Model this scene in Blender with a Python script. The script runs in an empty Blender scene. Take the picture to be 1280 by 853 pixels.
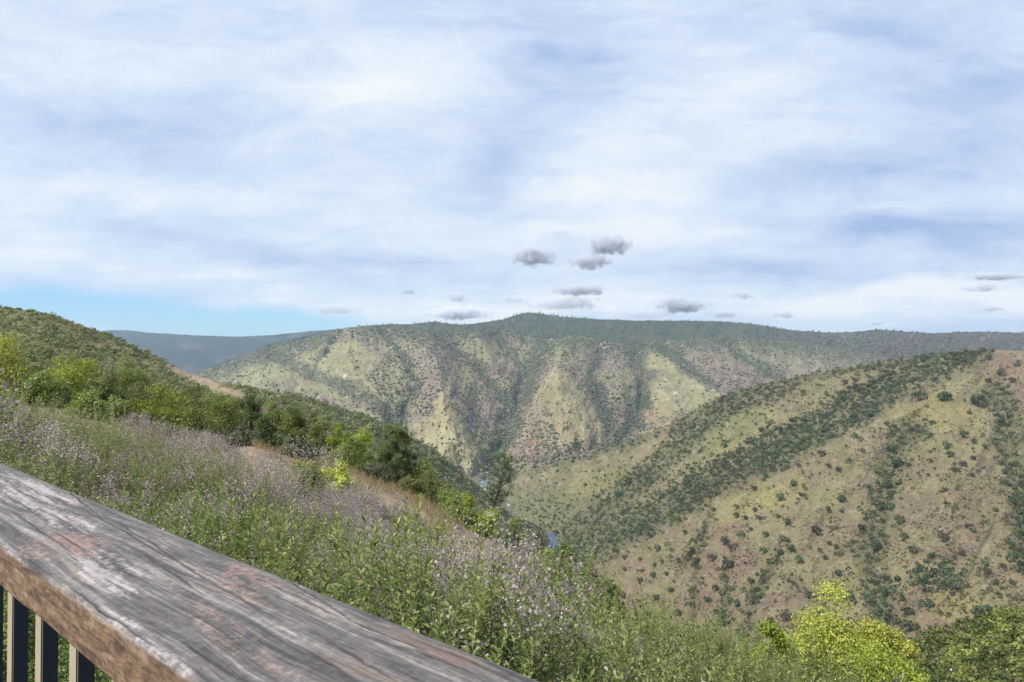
import bpy, math, random
import numpy as np
from mathutils import Vector

rng = np.random.default_rng(7)
random.seed(7)
scene = bpy.context.scene
COL = scene.collection
R = math.radians

# ------------------------------------------------------------------ camera, world, sun, exposure
F_PX, CX, CY, YH = 853.0, 640.0, 426.5, 440.0
PITCH = math.atan((YH - CY) / F_PX)
cam_d = bpy.data.cameras.new('camera')
cam_d.sensor_width = 36.0
cam_d.lens = 36.0 * F_PX / 1280.0
cam_d.clip_start = 0.05
cam_d.clip_end = 60000
cam = bpy.data.objects.new('camera', cam_d)
COL.objects.link(cam)
cam.location = (0, 0, 0)
cam.rotation_euler = (math.pi / 2 + PITCH, 0, 0)
scene.camera = cam

SUN_DIR = Vector((-0.68, -0.54, 1.0)).normalized()
SUN_EL = math.asin(SUN_DIR.z)
sun_d = bpy.data.lights.new('sun', 'SUN')
sun_d.energy = 5.0
sun_d.angle = R(0.6)
sun_d.color = (1.0, 0.95, 0.86)
sun = bpy.data.objects.new('sun', sun_d)
COL.objects.link(sun)
sun.rotation_euler = SUN_DIR.to_track_quat('Z', 'Y').to_euler()

scene.view_settings.view_transform = 'Standard'
scene.view_settings.look = 'None'
scene.view_settings.exposure = 0.5
scene.view_settings.gamma = 1.0
scene.view_settings.use_curve_mapping = False
cy = scene.cycles
cy.use_denoising = True
cy.max_bounces = 6
cy.diffuse_bounces = 3
cy.glossy_bounces = 2
cy.transmission_bounces = 3
cy.transparent_max_bounces = 8
cy.volume_bounces = 2
cy.sample_clamp_indirect = 6.0


def lin(r, g, b, k=1.0):
    f = lambda c: (c / 255 / 12.92) if c / 255 <= 0.04045 else ((c / 255 + 0.055) / 1.055) ** 2.4
    return np.array([f(r) * k, f(g) * k, f(b) * k])


def rgba(c):
    return (float(c[0]), float(c[1]), float(c[2]), 1.0)


class NT:
    """Small helper for building node trees."""
    def __init__(self, tree):
        self.t = tree
        tree.nodes.clear()

    def n(self, kind, ins=None, **props):
        nd = self.t.nodes.new(kind)
        for k, v in props.items():
            setattr(nd, k, v)
        for k, v in (ins or {}).items():
            s = nd.inputs[k]
            if hasattr(v, 'links'):
                self.t.links.new(v, s)
            else:
                s.default_value = v
        return nd

    def math(self, op, a, b=None, c=None, clamp=False):
        ins = {0: a}
        if b is not None: ins[1] = b
        if c is not None: ins[2] = c
        return self.n('ShaderNodeMath', ins, operation=op, use_clamp=clamp).outputs[0]

    def mix(self, fac, a, b, blend='MIX'):
        nd = self.n('ShaderNodeMix', None, data_type='RGBA', blend_type=blend)
        nd.clamp_factor = True
        for i, v in ((0, fac), (6, a), (7, b)):
            if hasattr(v, 'links'): self.t.links.new(v, nd.inputs[i])
            else: nd.inputs[i].default_value = v
        return nd.outputs[2]

    def ramp(self, fac, stops, interp='LINEAR'):
        nd = self.n('ShaderNodeValToRGB', {0: fac})
        cr = nd.color_ramp
        cr.interpolation = interp
        while len(cr.elements) < len(stops): cr.elements.new(0.5)
        for e, (p, c) in zip(cr.elements, stops):
            e.position = p
            e.color = c if len(c) == 4 else (*c, 1)
        return nd.outputs[0]

    def rampv(self, fac, stops):
        return self.ramp(fac, [(p, (v, v, v, 1)) for p, v in stops])

    def noise(self, vec, scale, detail=5, rough=0.55, dist=0.0):
        return self.n('ShaderNodeTexNoise', {'Vector': vec, 'Scale': scale, 'Detail': detail, 'Roughness': rough, 'Distortion': dist}).outputs[0]

    def link(self, a, b):
        self.t.links.new(a, b)


# ---- sky: Nishita blue under a veil of high cloud
SKY_K = 0.1
world = bpy.data.worlds.new('World')
scene.world = world
world.use_nodes = True
w = NT(world.node_tree)
sky = w.n('ShaderNodeTexSky', None, sky_type='NISHITA', sun_disc=False)
sky.sun_elevation = SUN_EL
sky.sun_rotation = math.atan2(SUN_DIR.x, SUN_DIR.y)
sky.altitude = 600
sky.air_density = 1.0
sky.dust_density = 0.6
sky.ozone_density = 1.5
gen = w.n('ShaderNodeTexCoord').outputs['Generated']
sp = w.n('ShaderNodeSeparateXYZ', {0: gen})
dx, dy, dz = sp.outputs
# direction on a high cloud deck
zc = w.math('ADD', w.math('MAXIMUM', dz, 0.0), 0.10)
deck = w.n('ShaderNodeCombineXYZ', {0: w.math('DIVIDE', dx, zc), 1: w.math('DIVIDE', dy, zc), 2: 0.0}).outputs[0]
yc = w.math('MAXIMUM', w.math('ABSOLUTE', dy), 0.08)
A = w.math('DIVIDE', dx, yc)
E = w.math('DIVIDE', dz, yc)
ae = w.n('ShaderNodeCombineXYZ', {0: A, 1: E, 2: 0.0}).outputs[0]
warp = w.n('ShaderNodeTexNoise', {'Vector': ae, 'Scale': 3.0, 'Detail': 4.0, 'Roughness': 0.5})
wv = w.n('ShaderNodeVectorMath', {0: warp.outputs['Color'], 1: (0.5, 0.5, 0.5)}, operation='SUBTRACT').outputs[0]
wv = w.n('ShaderNodeVectorMath', {0: wv, 1: (0.30, 0.13, 0.0)}, operation='MULTIPLY').outputs[0]
aew = w.n('ShaderNodeVectorMath', {0: ae, 1: wv}, operation='ADD').outputs[0]


def blob(px, py, rx, ry, rot=0.0, soft=1.0):
    """soft round patch of the sky around one compass direction and height"""
    m = w.n('ShaderNodeMapping', {'Vector': aew}, vector_type='TEXTURE')
    m.inputs['Location'].default_value = ((px - CX) / F_PX, (YH - py) / F_PX, 0)
    m.inputs['Rotation'].default_value = (0, 0, R(rot))
    m.inputs['Scale'].default_value = (rx / F_PX, ry / F_PX, 1)
    g = w.n('ShaderNodeTexGradient', {'Vector': m.outputs[0]}, gradient_type='QUADRATIC_SPHERE').outputs[1]
    return w.math('MULTIPLY', g, soft)


def addall(lst):
    o = lst[0]
    for b in lst[1:]:
        o = w.math('ADD', o, b)
    return o

md = w.n('ShaderNodeMapping', {'Vector': deck})
md.inputs['Rotation'].default_value = (0, 0, R(-24))
md.inputs['Scale'].default_value = (0.75, 1.7, 1)
n1 = w.noise(md.outputs[0], 0.55, 6, 0.52, 0.35)
n2 = w.noise(md.outputs[0], 1.7, 7, 0.55, 0.2)
ms = w.n('ShaderNodeMapping', {'Vector': aew})
ms.inputs['Rotation'].default_value = (0, 0, R(14))
ms.inputs['Scale'].default_value = (1.0, 3.6, 1)
n3 = w.noise(ms.outputs[0], 2.3, 5, 0.5, 0.4)
white = addall([blob(470, 105, 330, 120, 8, 0.75), blob(880, 140, 330, 190, 25, 0.60), blob(330, 245, 520, 80, -7, 0.55),
                blob(800, 255, 340, 90, -10, 0.35), blob(760, 370, 700, 75, 0, 0.55), blob(1180, 368, 330, 44, 4, 1.3), blob(620, 385, 300, 30, 0, 0.7),
                blob(90, 70, 260, 120, 0, 0.35), blob(90, 320, 420, 60, -5, 0.35)])
blue = addall([blob(625, 195, 170, 130, 30, 0.85), blob(700, 50, 200, 120, -20, 0.75), blob(1075, 215, 300, 60, 6, 0.95), blob(1120, 292, 330, 45, 4, 1.0),
               blob(170, 172, 330, 60, -10, 0.6), blob(420, 320, 520, 50, -9, 0.55), blob(1090, 40, 300, 110, -10, 0.5),
               blob(950, 330, 400, 60, -4, 0.4), blob(1260, 150, 200, 150, 0, 0.45), blob(250, 20, 300, 40, 0, 0.25)])
base = w.math('MULTIPLY_ADD', n1, 0.9, 0.02)
base = w.math('ADD', base, w.math('MULTIPLY', w.math('SUBTRACT', n2, 0.5), 0.42))
base = w.math('ADD', base, w.math('MULTIPLY', w.math('SUBTRACT', n3, 0.5), 0.55))
tone = w.math('SUBTRACT', w.math('ADD', base, w.math('MULTIPLY', white, 0.62)), w.math('MULTIPLY', blue, 0.55))
n4 = w.noise(ms.outputs[0], 5.0, 7, 0.62, 0.9)
mt = w.n('ShaderNodeMapping', {'Vector': ae})
mt.inputs['Rotation'].default_value = (0, 0, R(-12))
mt.inputs['Scale'].default_value = (1.0, 2.6, 1)
n5 = w.noise(mt.outputs[0], 7.0, 8, 0.66, 1.2)
tone = w.math('ADD', tone, w.math('MULTIPLY', w.math('SUBTRACT', n4, 0.5), 0.75))
tone = w.math('ADD', tone, w.math('MULTIPLY', w.math('SUBTRACT', n5, 0.5), 0.65))
tone = w.math('MULTIPLY_ADD', tone, 0.95, 0.13, clamp=True)
k = 0.715 / SKY_K
cloudcol = w.ramp(tone, [(0.0, rgba(lin(166, 190, 230, k))), (0.25, rgba(lin(188, 207, 240, k))), (0.48, rgba(lin(206, 221, 246, k))),
                         (0.72, rgba(lin(222, 235, 250, k))), (1.0, rgba(lin(242, 248, 253, k)))])
# clear strip low on the left
gap = addall([blob(90, 395, 480, 58, -4, 1.6), blob(330, 404, 300, 34, -3, 1.3)])
gapn = w.math('MULTIPLY', gap, w.math('ADD', w.math('MULTIPLY_ADD', n3, 1.2, 0.1), w.math('MULTIPLY', n5, 0.7)))
cover = w.math('SUBTRACT', 1.0, w.rampv(gapn, [(0.05, 0.0), (0.35, 0.45), (0.9, 0.92)]), clamp=True)
skyc = w.mix(1.0, sky.outputs[0], (0.56, 0.84, 1.16, 1), 'MULTIPLY')
mixc = w.mix(cover, skyc, cloudcol)
bg = w.n('ShaderNodeBackground', {'Color': mixc, 'Strength': SKY_K})
out = w.n('ShaderNodeOutputWorld')
w.link(bg.outputs[0], out.inputs[0])


# ------------------------------------------------------------------ helpers
def tag(o, label, cat=None, group=None, kind=None):
    o['label'] = label
    if cat: o['category'] = cat
    if group: o['group'] = group
    if kind: o['kind'] = kind
    return o


CP, SP = math.cos(PITCH), math.sin(PITCH)


def at(px, py, d):
    """world point seen at photo pixel (px, py), d metres straight ahead"""
    x = (np.asarray(px, float) - CX) / F_PX
    v = (CY - np.asarray(py, float)) / F_PX
    fy = CP - v * SP
    fz = SP + v * CP
    return np.stack(np.broadcast_arrays(x / fy * d, np.asarray(d, float) * np.ones_like(x), fz / fy * d), -1)


def pix(p):
    """photo pixel of world points"""
    p = np.asarray(p, float)
    c = p[..., 1] * CP + p[..., 2] * SP
    u = -p[..., 1] * SP + p[..., 2] * CP
    c = np.maximum(c, 1e-3)
    return CX + p[..., 0] / c * F_PX, CY - u / c * F_PX


def _hash(ix, iy, iz, seed):
    h = (ix * 374761393 + iy * 668265263 + iz * 2147483647 + seed * 1274126177) & 0xFFFFFFFF
    h = ((h ^ (h >> 13)) * 1274126177) & 0xFFFFFFFF
    h = ((h ^ (h >> 16)) * 2246822519) & 0xFFFFFFFF
    return ((h ^ (h >> 15)) & 0xFFFFFF) / float(0xFFFFFF)


def vnoise(x, y, seed=0):
    x = np.asarray(x, float); y = np.asarray(y, float)
    ix = np.floor(x).astype(np.int64); iy = np.floor(y).astype(np.int64)
    fx = x - ix; fy = y - iy
    fx = fx * fx * fx * (fx * (fx * 6 - 15) + 10); fy = fy * fy * fy * (fy * (fy * 6 - 15) + 10)
    z = np.int64(0)
    a = _hash(ix, iy, z, seed); b = _hash(ix + 1, iy, z, seed); c = _hash(ix, iy + 1, z, seed); d = _hash(ix + 1, iy + 1, z, seed)
    return (a * (1 - fx) + b * fx) * (1 - fy) + (c * (1 - fx) + d * fx) * fy


def fbm(x, y, octv=5, seed=0, rough=0.5):
    s = 0; a = 1; t = 0
    for i in range(octv):
        s = s + a * (vnoise(x * 2 ** i + 17.3 * i, y * 2 ** i - 9.1 * i, seed + i) * 2 - 1)
        t += a; a *= rough
    return s / t


def smooth(a, b, x):
    t = np.clip((x - a) / (b - a), 0, 1)
    return t * t * (3 - 2 * t)


def pl(pts, x):
    p = np.array(pts, float)
    return np.interp(x, p[:, 0], p[:, 1])


def segdist(px, py, poly):
    """distance in pixels to a polyline and position along it 0..1"""
    P = np.array(poly, float)
    best = np.full(np.shape(px), 1e9); bt = np.zeros(np.shape(px))
    n = len(P) - 1
    for i in range(n):
        a, b = P[i], P[i + 1]
        d = b - a
        t = np.clip(((px - a[0]) * d[0] + (py - a[1]) * d[1]) / (d @ d), 0, 1)
        q = np.hypot(px - a[0] - t * d[0], py - a[1] - t * d[1])
        m = q < best
        best = np.where(m, q, best); bt = np.where(m, (i + t) / n, bt)
    return best, bt


def inpoly(px, py, poly):
    P = np.array(poly, float)
    c = np.zeros(np.shape(px), bool)
    j = len(P) - 1
    for i in range(len(P)):
        xi, yi = P[i]; xj, yj = P[j]
        m = ((yi > py) != (yj > py)) & (px < (xj - xi) * (py - yi) / (yj - yi + 1e-12) + xi)
        c ^= m
        j = i
    return c


def tps(ctrl, px, py):
    """thin plate spline of log distance through (px, py, metres) points"""
    C = np.array(ctrl, float)
    xy = C[:, :2] / 100.0
    v = np.log(C[:, 2])
    U = lambda r2: np.where(r2 > 0, 0.5 * r2 * np.log(r2 + 1e-12), 0)
    n = len(C)
    r2 = ((xy[:, None] - xy[None]) ** 2).sum(-1)
    K = U(r2) + np.eye(n) * 0.02
    Pm = np.hstack([np.ones((n, 1)), xy])
    M = np.block([[K, Pm], [Pm.T, np.zeros((3, 3))]])
    s = np.linalg.solve(M, np.concatenate([v, np.zeros(3)]))
    qx = np.asarray(px) / 100.0; qy = np.asarray(py) / 100.0
    o = s[n] + s[n + 1] * qx + s[n + 2] * qy
    for i in range(n):
        o = o + s[i] * U((qx - xy[i, 0]) ** 2 + (qy - xy[i, 1]) ** 2)
    return np.exp(o)


def new_mesh(name, verts, faces, mats, cols=None, fmat=None, smooth_=False):
    """verts (n,3), faces (m,k) of equal size k"""
    verts = np.ascontiguousarray(verts, np.float32); faces = np.ascontiguousarray(faces, np.int32)
    me = bpy.data.meshes.new(name)
    m, kk = faces.shape
    me.vertices.add(len(verts)); me.vertices.foreach_set('co', verts.ravel())
    me.loops.add(m * kk); me.loops.foreach_set('vertex_index', faces.ravel())
    me.polygons.add(m)
    me.polygons.foreach_set('loop_start', np.arange(0, m * kk, kk, dtype=np.int32))
    me.polygons.foreach_set('loop_total', np.full(m, kk, np.int32))
    if smooth_: me.polygons.foreach_set('use_smooth', np.ones(m, bool))
    for mt in (mats if isinstance(mats, (list, tuple)) else [mats]): me.materials.append(mt)
    if fmat is not None: me.polygons.foreach_set('material_index', np.asarray(fmat, np.int32))
    if cols is not None:
        a = me.attributes.new('tint', 'FLOAT_COLOR', 'POINT')
        c = np.ones((len(verts), 4), np.float32); c[:, :3] = cols
        a.data.foreach_set('color', c.ravel())
    me.update(calc_edges=True)
    return me


def obj(name, me, parent=None):
    o = bpy.data.objects.new(name, me)
    COL.objects.link(o)
    if parent: o.parent = parent
    return o


# ------------------------------------------------------------------ materials
def terrain_mat(name, s1, s2, bump, amp=0.5, bumpd=1.0):
    m = bpy.data.materials.new(name); m.use_nodes = True
    t = NT(m.node_tree)
    co = t.n('ShaderNodeTexCoord').outputs['Object']
    att = t.n('ShaderNodeAttribute', None, attribute_name='tint').outputs['Color']
    a = t.noise(co, s1, 6, 0.65)
    b = t.noise(co, s2, 4, 0.6)
    v = t.math('ADD', t.math('MULTIPLY', t.math('SUBTRACT', a, 0.5), amp * 2.2), t.math('MULTIPLY', t.math('SUBTRACT', b, 0.5), amp * 1.6))
    d3 = t.noise(co, s2 * 3.7, 3, 0.65)
    v = t.math('ADD', v, t.math('MULTIPLY', t.math('SUBTRACT', d3, 0.5), amp * 1.7))
    v = t.math('MAXIMUM', t.math('ADD', v, 1.0), 0.25)
    col = t.mix(1.0, att, t.n('ShaderNodeCombineColor', {0: v, 1: v, 2: v}).outputs[0], 'MULTIPLY')
    bm = t.n('ShaderNodeBump', {'Strength': bump, 'Distance': bumpd, 'Height': t.math('ADD', a, b)})
    bs = t.n('ShaderNodeBsdfPrincipled', {'Base Color': col, 'Roughness': 0.95, 'Specular IOR Level': 0.1, 'Normal': bm.outputs[0]})
    o = t.n('ShaderNodeOutputMaterial'); t.link(bs.outputs[0], o.inputs[0])
    return m


def leaf_mat(name, trans=0.35, gloss=0.25, rough=0.5):
    m = bpy.data.materials.new(name); m.use_nodes = True
    t = NT(m.node_tree)
    att = t.n('ShaderNodeAttribute', None, attribute_name='tint').outputs['Color']
    rnd = t.n('ShaderNodeObjectInfo').outputs['Random']
    hs = t.n('ShaderNodeHueSaturation', {'Hue': t.math('MULTIPLY_ADD', rnd, 0.016, 0.494), 'Saturation': 1.0, 'Value': t.math('MULTIPLY_ADD', rnd, 0.35, 0.83), 'Color': att})
    bs = t.n('ShaderNodeBsdfPrincipled', {'Base Color': hs.outputs[0], 'Roughness': rough, 'Specular IOR Level': gloss})
    tr = t.n('ShaderNodeBsdfTranslucent', {'Color': t.mix(1.0, hs.outputs[0], (1.05, 1.10, 0.78, 1), 'MULTIPLY')})
    mx = t.n('ShaderNodeMixShader', {0: trans, 1: bs.outputs[0], 2: tr.outputs[0]})
    o = t.n('ShaderNodeOutputMaterial'); t.link(mx.outputs[0], o.inputs[0])
    return m


def plain_mat(name, c, rough=0.7, noise=0.0, scale=20.0, metal=0.0, spec=0.3):
    m = bpy.data.materials.new(name); m.use_nodes = True
    t = NT(m.node_tree)
    col = rgba(c)
    if noise:
        co = t.n('ShaderNodeTexCoord').outputs['Object']
        n = t.noise(co, scale, 5, 0.6)
        col = t.mix(n, rgba(np.array(c) * (1 - noise)), rgba(np.array(c) * (1 + noise)))
    bs = t.n('ShaderNodeBsdfPrincipled', {'Base Color': col, 'Roughness': rough, 'Metallic': metal, 'Specular IOR Level': spec})
    o = t.n('ShaderNodeOutputMaterial'); t.link(bs.outputs[0], o.inputs[0])
    return m


M_LEAF = leaf_mat('leaf', 0.45, 0.3, 0.45)
M_FAR = leaf_mat('far_foliage', 0.25, 0.1, 0.8)
M_PETAL = leaf_mat('petal', 0.3, 0.1, 0.7)
M_BARK = plain_mat('bark', (0.05, 0.042, 0.036), 0.9, 0.5, 12)
M_TWIG = plain_mat('twig', (0.15, 0.14, 0.08), 0.9, 0.3, 30)
M_HILL = terrain_mat('hill_soil', 0.02, 0.25, 0.7, 0.36, 4.0)
M_FARHILL = terrain_mat('mountain_soil', 0.012, 0.09, 0.9, 0.5, 14.0)
M_NEAR = terrain_mat('near_soil', 1.2, 9.0, 0.6, 0.45, 0.06)

G_GRASS = lin(158, 149, 115, 0.60)
G_YELL = lin(172, 168, 112, 0.64)
G_OLIVE = lin(146, 143, 102, 0.60)
G_SOIL = lin(156, 140, 114, 0.60)
G_RED = lin(150, 131, 114, 0.58)
G_SCRUB = lin(108, 112, 84, 0.55)
G_GREY = lin(140, 134, 122, 0.60)
G_ROCK = lin(186, 180, 170, 0.75)


# ------------------------------------------------------------------ hills
class Hill:
    pass


def hill(name, x0, x1, nx, ny, top, bottom, ctrl, relief, colour, mat, topjit=0.8, back=0.55, lines=(), hole=None, tone=0.72, facets=None):
    px = np.linspace(x0, x1, nx)
    tp = pl(top, px) + topjit * fbm(px / 9.0, px * 0 + 3.3, 4, 5, 0.65)
    bt = np.maximum(pl(bottom, px), tp + 2)
    tt = np.linspace(0, 1, ny) ** 0.9
    PX = np.repeat(px[None], ny, 0)
    PY = bt[None] + (tp - bt)[None] * tt[:, None]
    D = tps(ctrl, PX, PY)
    off = np.zeros_like(D)
    for poly, amp, wid in lines:                     # + amp: spur towards us, - amp: gully
        wx = PX + 8 * fbm(PX / 25, PY / 25, 3, 11); wy = PY + 6 * fbm(PX / 25, PY / 25, 3, 12)
        q, _ = segdist(wx, wy, poly)
        off = off - amp * np.exp(-q / wid) * smooth(0, 14, PY - tp[None] + 6)
    if facets:
        sp_l, gu_l, A_ = facets
        wx = PX + 7 * fbm(PX / 30, PY / 24, 4, 13); wy = PY + 6 * fbm(PX / 30, PY / 24, 4, 14)
        dS = np.min([segdist(wx, wy, q)[0] for q in sp_l], 0); dG = np.min([segdist(wx, wy, q)[0] for q in gu_l], 0)
        off = off - A_ * (dG - dS) / (dG + dS + 6.0) * smooth(-2, 22, PY - tp[None]) * np.minimum(1, (dS + dG) / 34.0 + 0.25)
    if relief:
        amp, sc, sk = relief
        u = (PX + sk * PY) / sc; v = PY / sc / 2.2
        n = 1 - np.abs(fbm(u, v, 5, 31, 0.55)) * 2.2
        n2 = fbm(u * 3.1, v * 4.0, 4, 41, 0.6)
        off = off - amp * n - amp * 0.35 * n2
    D = D + off
    for i in range(1, ny):                           # further up is never nearer
        D[i] = np.maximum(D[i], D[i - 1] + 0.02)
    V = at(PX, PY, D)
    cols = colour(PX, PY, V) * tone
    # the side that faces away, falling off behind the crest
    rows = [V]; crow = [cols]
    last = V[-1]
    for q, dd in ((0.04, 0.02), (0.15, 0.12), (0.4, 0.42)):
        b = last.copy()
        s = 1 + q
        b[:, 0] *= s; b[:, 1] *= s
        b[:, 2] = last[:, 2] * s - back * dd * last[:, 1] * 0.6
        rows.append(b[None]); crow.append(cols[-1:])
    V = np.concatenate(rows); cols = np.concatenate(crow)
    nr = V.shape[0]
    idx = np.arange(nr * nx).reshape(nr, nx)
    Fc = np.stack([idx[:-1, :-1], idx[:-1, 1:], idx[1:, 1:], idx[1:, :-1]], -1).reshape(-1, 4)
    if hole is not None:
        hp = pix(V)
        cxp = (hp[0][:-1, :-1] + hp[0][1:, 1:]) / 2; cyp = (hp[1][:-1, :-1] + hp[1][1:, 1:]) / 2
        keep = ~inpoly(cxp, cyp, hole).reshape(-1)
        keep |= np.repeat(np.arange(nr - 1) >= ny - 1, nx - 1)
        Fc = Fc[keep]
    me = new_mesh(name, V.reshape(-1, 3), Fc, mat, cols.reshape(-1, 3), smooth_=True)
    o = obj(name, me)
    h = Hill(); h.o = o; h.px = px; h.PY = PY; h.D = D; h.tp = tp; h.bt = bt
    return h


def on(h, px, py):
    """points of a hill's surface seen at photo pixels"""
    px = np.asarray(px, float); py = np.asarray(py, float)
    ny, nx = h.PY.shape
    ci = np.clip(np.round((px - h.px[0]) / (h.px[-1] - h.px[0]) * (nx - 1)).astype(int), 0, nx - 1)
    t = np.clip((h.bt[ci] - py) / (h.bt[ci] - h.tp[ci]), 0, 1)
    r = np.clip(np.round(t ** (1 / 0.9) * (ny - 1)).astype(int), 0, ny - 1)
    return at(h.px[ci], h.PY[r, ci], h.D[r, ci])


def blend(c, w_, new):
    return c * (1 - w_[..., None]) + new * w_[..., None]


def patch(PX, PY, poly, seed, rag=7.0, soft=None):
    wx = PX + rag * fbm(PX / 14, PY / 14, 4, seed); wy = PY + rag * 0.8 * fbm(PX / 14, PY / 14, 4, seed + 50)
    return inpoly(wx, wy, poly).astype(float)


# ---- right hill across the river
R_TOP = [(560, 640), (612, 613), (640, 602), (660, 588), (704, 575), (777, 555), (836, 531), (880, 505), (920, 489), (960, 479), (1000, 470), (1050, 461),
         (1100, 453), (1150, 446), (1200, 439), (1240, 437), (1280, 439), (1400, 446), (1600, 470)]
R_BOT = [(560, 700), (640, 720), (700, 760), (760, 820), (860, 880), (1600, 900)]
R_CTRL = [(600, 640, 1760), (640, 604, 1740), (660, 588, 1720), (704, 575, 1600), (777, 555, 1450), (836, 531, 1350), (900, 497, 1300), (1000, 470, 1250), (1200, 440, 1100),
          (1280, 439, 1060), (1600, 470, 1000), (700, 700, 1170), (760, 690, 1000), (800, 790, 760), (900, 790, 650), (1000, 790, 600), (1100, 790, 560),
          (1280, 790, 520), (1000, 620, 850), (1200, 600, 780), (900, 620, 950), (650, 650, 1420), (690, 664, 1335), (1600, 800, 500), (900, 890, 560), (1280, 890, 450)]
BAND1 = [(1212, 443), (1150, 470), (1080, 510), (1000, 553), (940, 583), (880, 613), (820, 648), (760, 680), (715, 702)]
BAND3 = [(980, 478), (920, 505), (870, 535), (840, 562), (800, 600), (745, 640), (712, 672)]
CREST = [(1240, 438), (1190, 442), (1100, 454), (1000, 471), (920, 490), (880, 506), (836, 532), (777, 556), (704, 576), (660, 589)]
GUL1 = [(1140, 535), (1115, 580), (1100, 630), (1085, 690), (1095, 740), (1115, 790)]
GUL2 = [(1245, 490), (1262, 545), (1276, 610), (1282, 700)]
GUL3 = [(885, 640), (872, 700), (866, 770)]
GUL4 = [(925, 670), (908, 720), (905, 780)]
GUL5 = [(975, 690), (945, 740), (930, 790)]
SPUR1 = [(1215, 470), (1130, 520), (1040, 570), (960, 615), (880, 665), (800, 720)]
SPUR3 = [(1120, 462), (1040, 492), (960, 530), (900, 568), (850, 605)]
SPUR4 = [(1010, 590), (985, 650), (975, 720), (985, 790)]
SPUR2 = [(1190, 540), (1190, 620), (1185, 700)]


def col_right(PX, PY, V):
    n = fbm(PX / 60, PY / 45, 4, 3); n2 = fbm(PX / 22, PY / 16, 4, 8, 0.6); n3 = fbm(PX / 7, PY / 5, 3, 15, 0.6)
    c = np.ones(PX.shape + (3,)) * G_GRASS
    c = blend(c, smooth(-0.1, 0.3, n2 + 0.4 * n), G_OLIVE)
    c = blend(c, smooth(0.0, 0.35, n + 0.5 * n2 + 0.25 * n3 + 0.05) * 0.9, G_SOIL)
    c = blend(c, smooth(0.15, 0.45, fbm(PX / 40, PY / 30, 5, 23, 0.6)) * 0.8, G_RED)
    for i, pg in enumerate([[(890, 522), (930, 505), (978, 508), (945, 545), (880, 575)], [(700, 612), (745, 588), (800, 580), (770, 612), (705, 632)],
                            [(760, 660), (800, 630), (822, 640), (770, 672)]]):
        c = blend(c, patch(PX, PY, pg, 60 + i) * 0.5, lin(154, 154, 100, 0.62))
    for i, pg in enumerate([[(1095, 512), (1180, 492), (1232, 528), (1215, 546), (1120, 528)], [(880, 610), (1000, 590), (1010, 620), (900, 660)],
                            [(1160, 745), (1205, 740), (1250, 760), (1230, 780), (1170, 775)], [(1060, 720), (1082, 700), (1075, 790), (1040, 790)]]):
        c = blend(c, patch(PX, PY, pg, 70 + i) * 0.5, lin(168, 160, 104, 0.62))
    for i, pg in enumerate([[(1170, 462), (1290, 440), (1290, 500), (1225, 490)], [(1195, 560), (1240, 575), (1262, 650), (1250, 700), (1200, 610)],
                            [(905, 590), (960, 572), (1010, 590), (940, 615), (880, 625)], [(1055, 545), (1100, 535), (1120, 560), (1080, 590)],
                            [(800, 600), (860, 590), (870, 610), (800, 640)], [(830, 660), (930, 650), (960, 740), (850, 770)]]):
        c = blend(c, patch(PX, PY, pg, 80 + i) * smooth(-0.2, 0.45, n3 + n2) * 0.75, G_RED)
    for poly, wd in ((BAND1, 24), (BAND3, 18), (CREST, 8), (GUL1, 22), (GUL2, 20), (GUL3, 6), (GUL4, 6), (GUL5, 8)):
        q, _ = segdist(PX + 10 * n2, PY + 8 * n3, poly)
        c = blend(c, 0.5 * (1 - smooth(wd * 0.5, wd * 1.25, q)), G_SCRUB)
    fl = inpoly(PX, PY, BAND1 + CREST[::-1]).astype(float)
    c = blend(c, fl * 0.35 * smooth(-0.35, 0.3, n2), lin(124, 128, 92, 0.58))
    c = blend(c, smooth(760, 690, PX) * smooth(590, 640, PY) * 0.7, lin(118, 128, 88, 0.6))
    c = blend(c, (n3 > 0.42) * 0.35, G_ROCK * 0.8)
    c = c * (1 + 0.28 * fbm(PX / 3.2, PY / 2.2, 3, 29, 0.7))[..., None]
    return c


RIVER_HOLE = [(684.5, 664), (699, 664), (701, 697), (683, 700)]
hR = hill('right_hill', 560, 1600, 760, 330, R_TOP, R_BOT, R_CTRL, (8, 60, 0.55), col_right, M_HILL, 0.9, tone=0.76,
          facets=([SPUR1, SPUR2, SPUR3, SPUR4, [(1290, 470), (1300, 700)]], [[(q[0] - 12, q[1] - 14) for q in BAND1], GUL1, GUL2, GUL3, BAND3], 26), hole=RIVER_HOLE)
tag(hR.o, 'grassy brown and olive hill dotted with oaks across the river', 'hill', kind='structure')

# ---- the mountain across the canyon
C_TOP = [(120, 500), (200, 482), (250, 464), (300, 448), (340, 434), (380, 424), (420, 413), (450, 408), (480, 408), (510, 412), (545, 417), (580, 415), (600, 410), (640, 412), (680, 424),
         (720, 419), (760, 425), (800, 427), (850, 425), (890, 422), (940, 423), (1000, 428), (1060, 436), (1140, 452)]
C_BOT = [(120, 540), (250, 500), (400, 540), (520, 600), (585, 640), (594, 605), (599, 590), (614, 589), (622, 612), (660, 625), (760, 600), (900, 540), (1140, 500)]
C_CTRL = [(250, 464, 3300), (250, 500, 2900), (340, 434, 3300), (340, 500, 2500), (450, 408, 3100), (450, 480, 2500), (450, 540, 2200), (545, 417, 3000), (545, 490, 2350), (560, 560, 2050),
          (600, 410, 3200), (606, 589, 2010), (640, 500, 2600), (660, 440, 3000), (700, 465, 2500), (720, 540, 2080), (680, 424, 3200), (660, 610, 1900), (800, 427, 3200), (800, 520, 2350),
          (770, 570, 1950), (860, 480, 2600), (900, 500, 2400), (940, 423, 3300), (1000, 428, 3400), (1000, 480, 2600), (1140, 452, 3200), (120, 500, 3200)]
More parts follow.
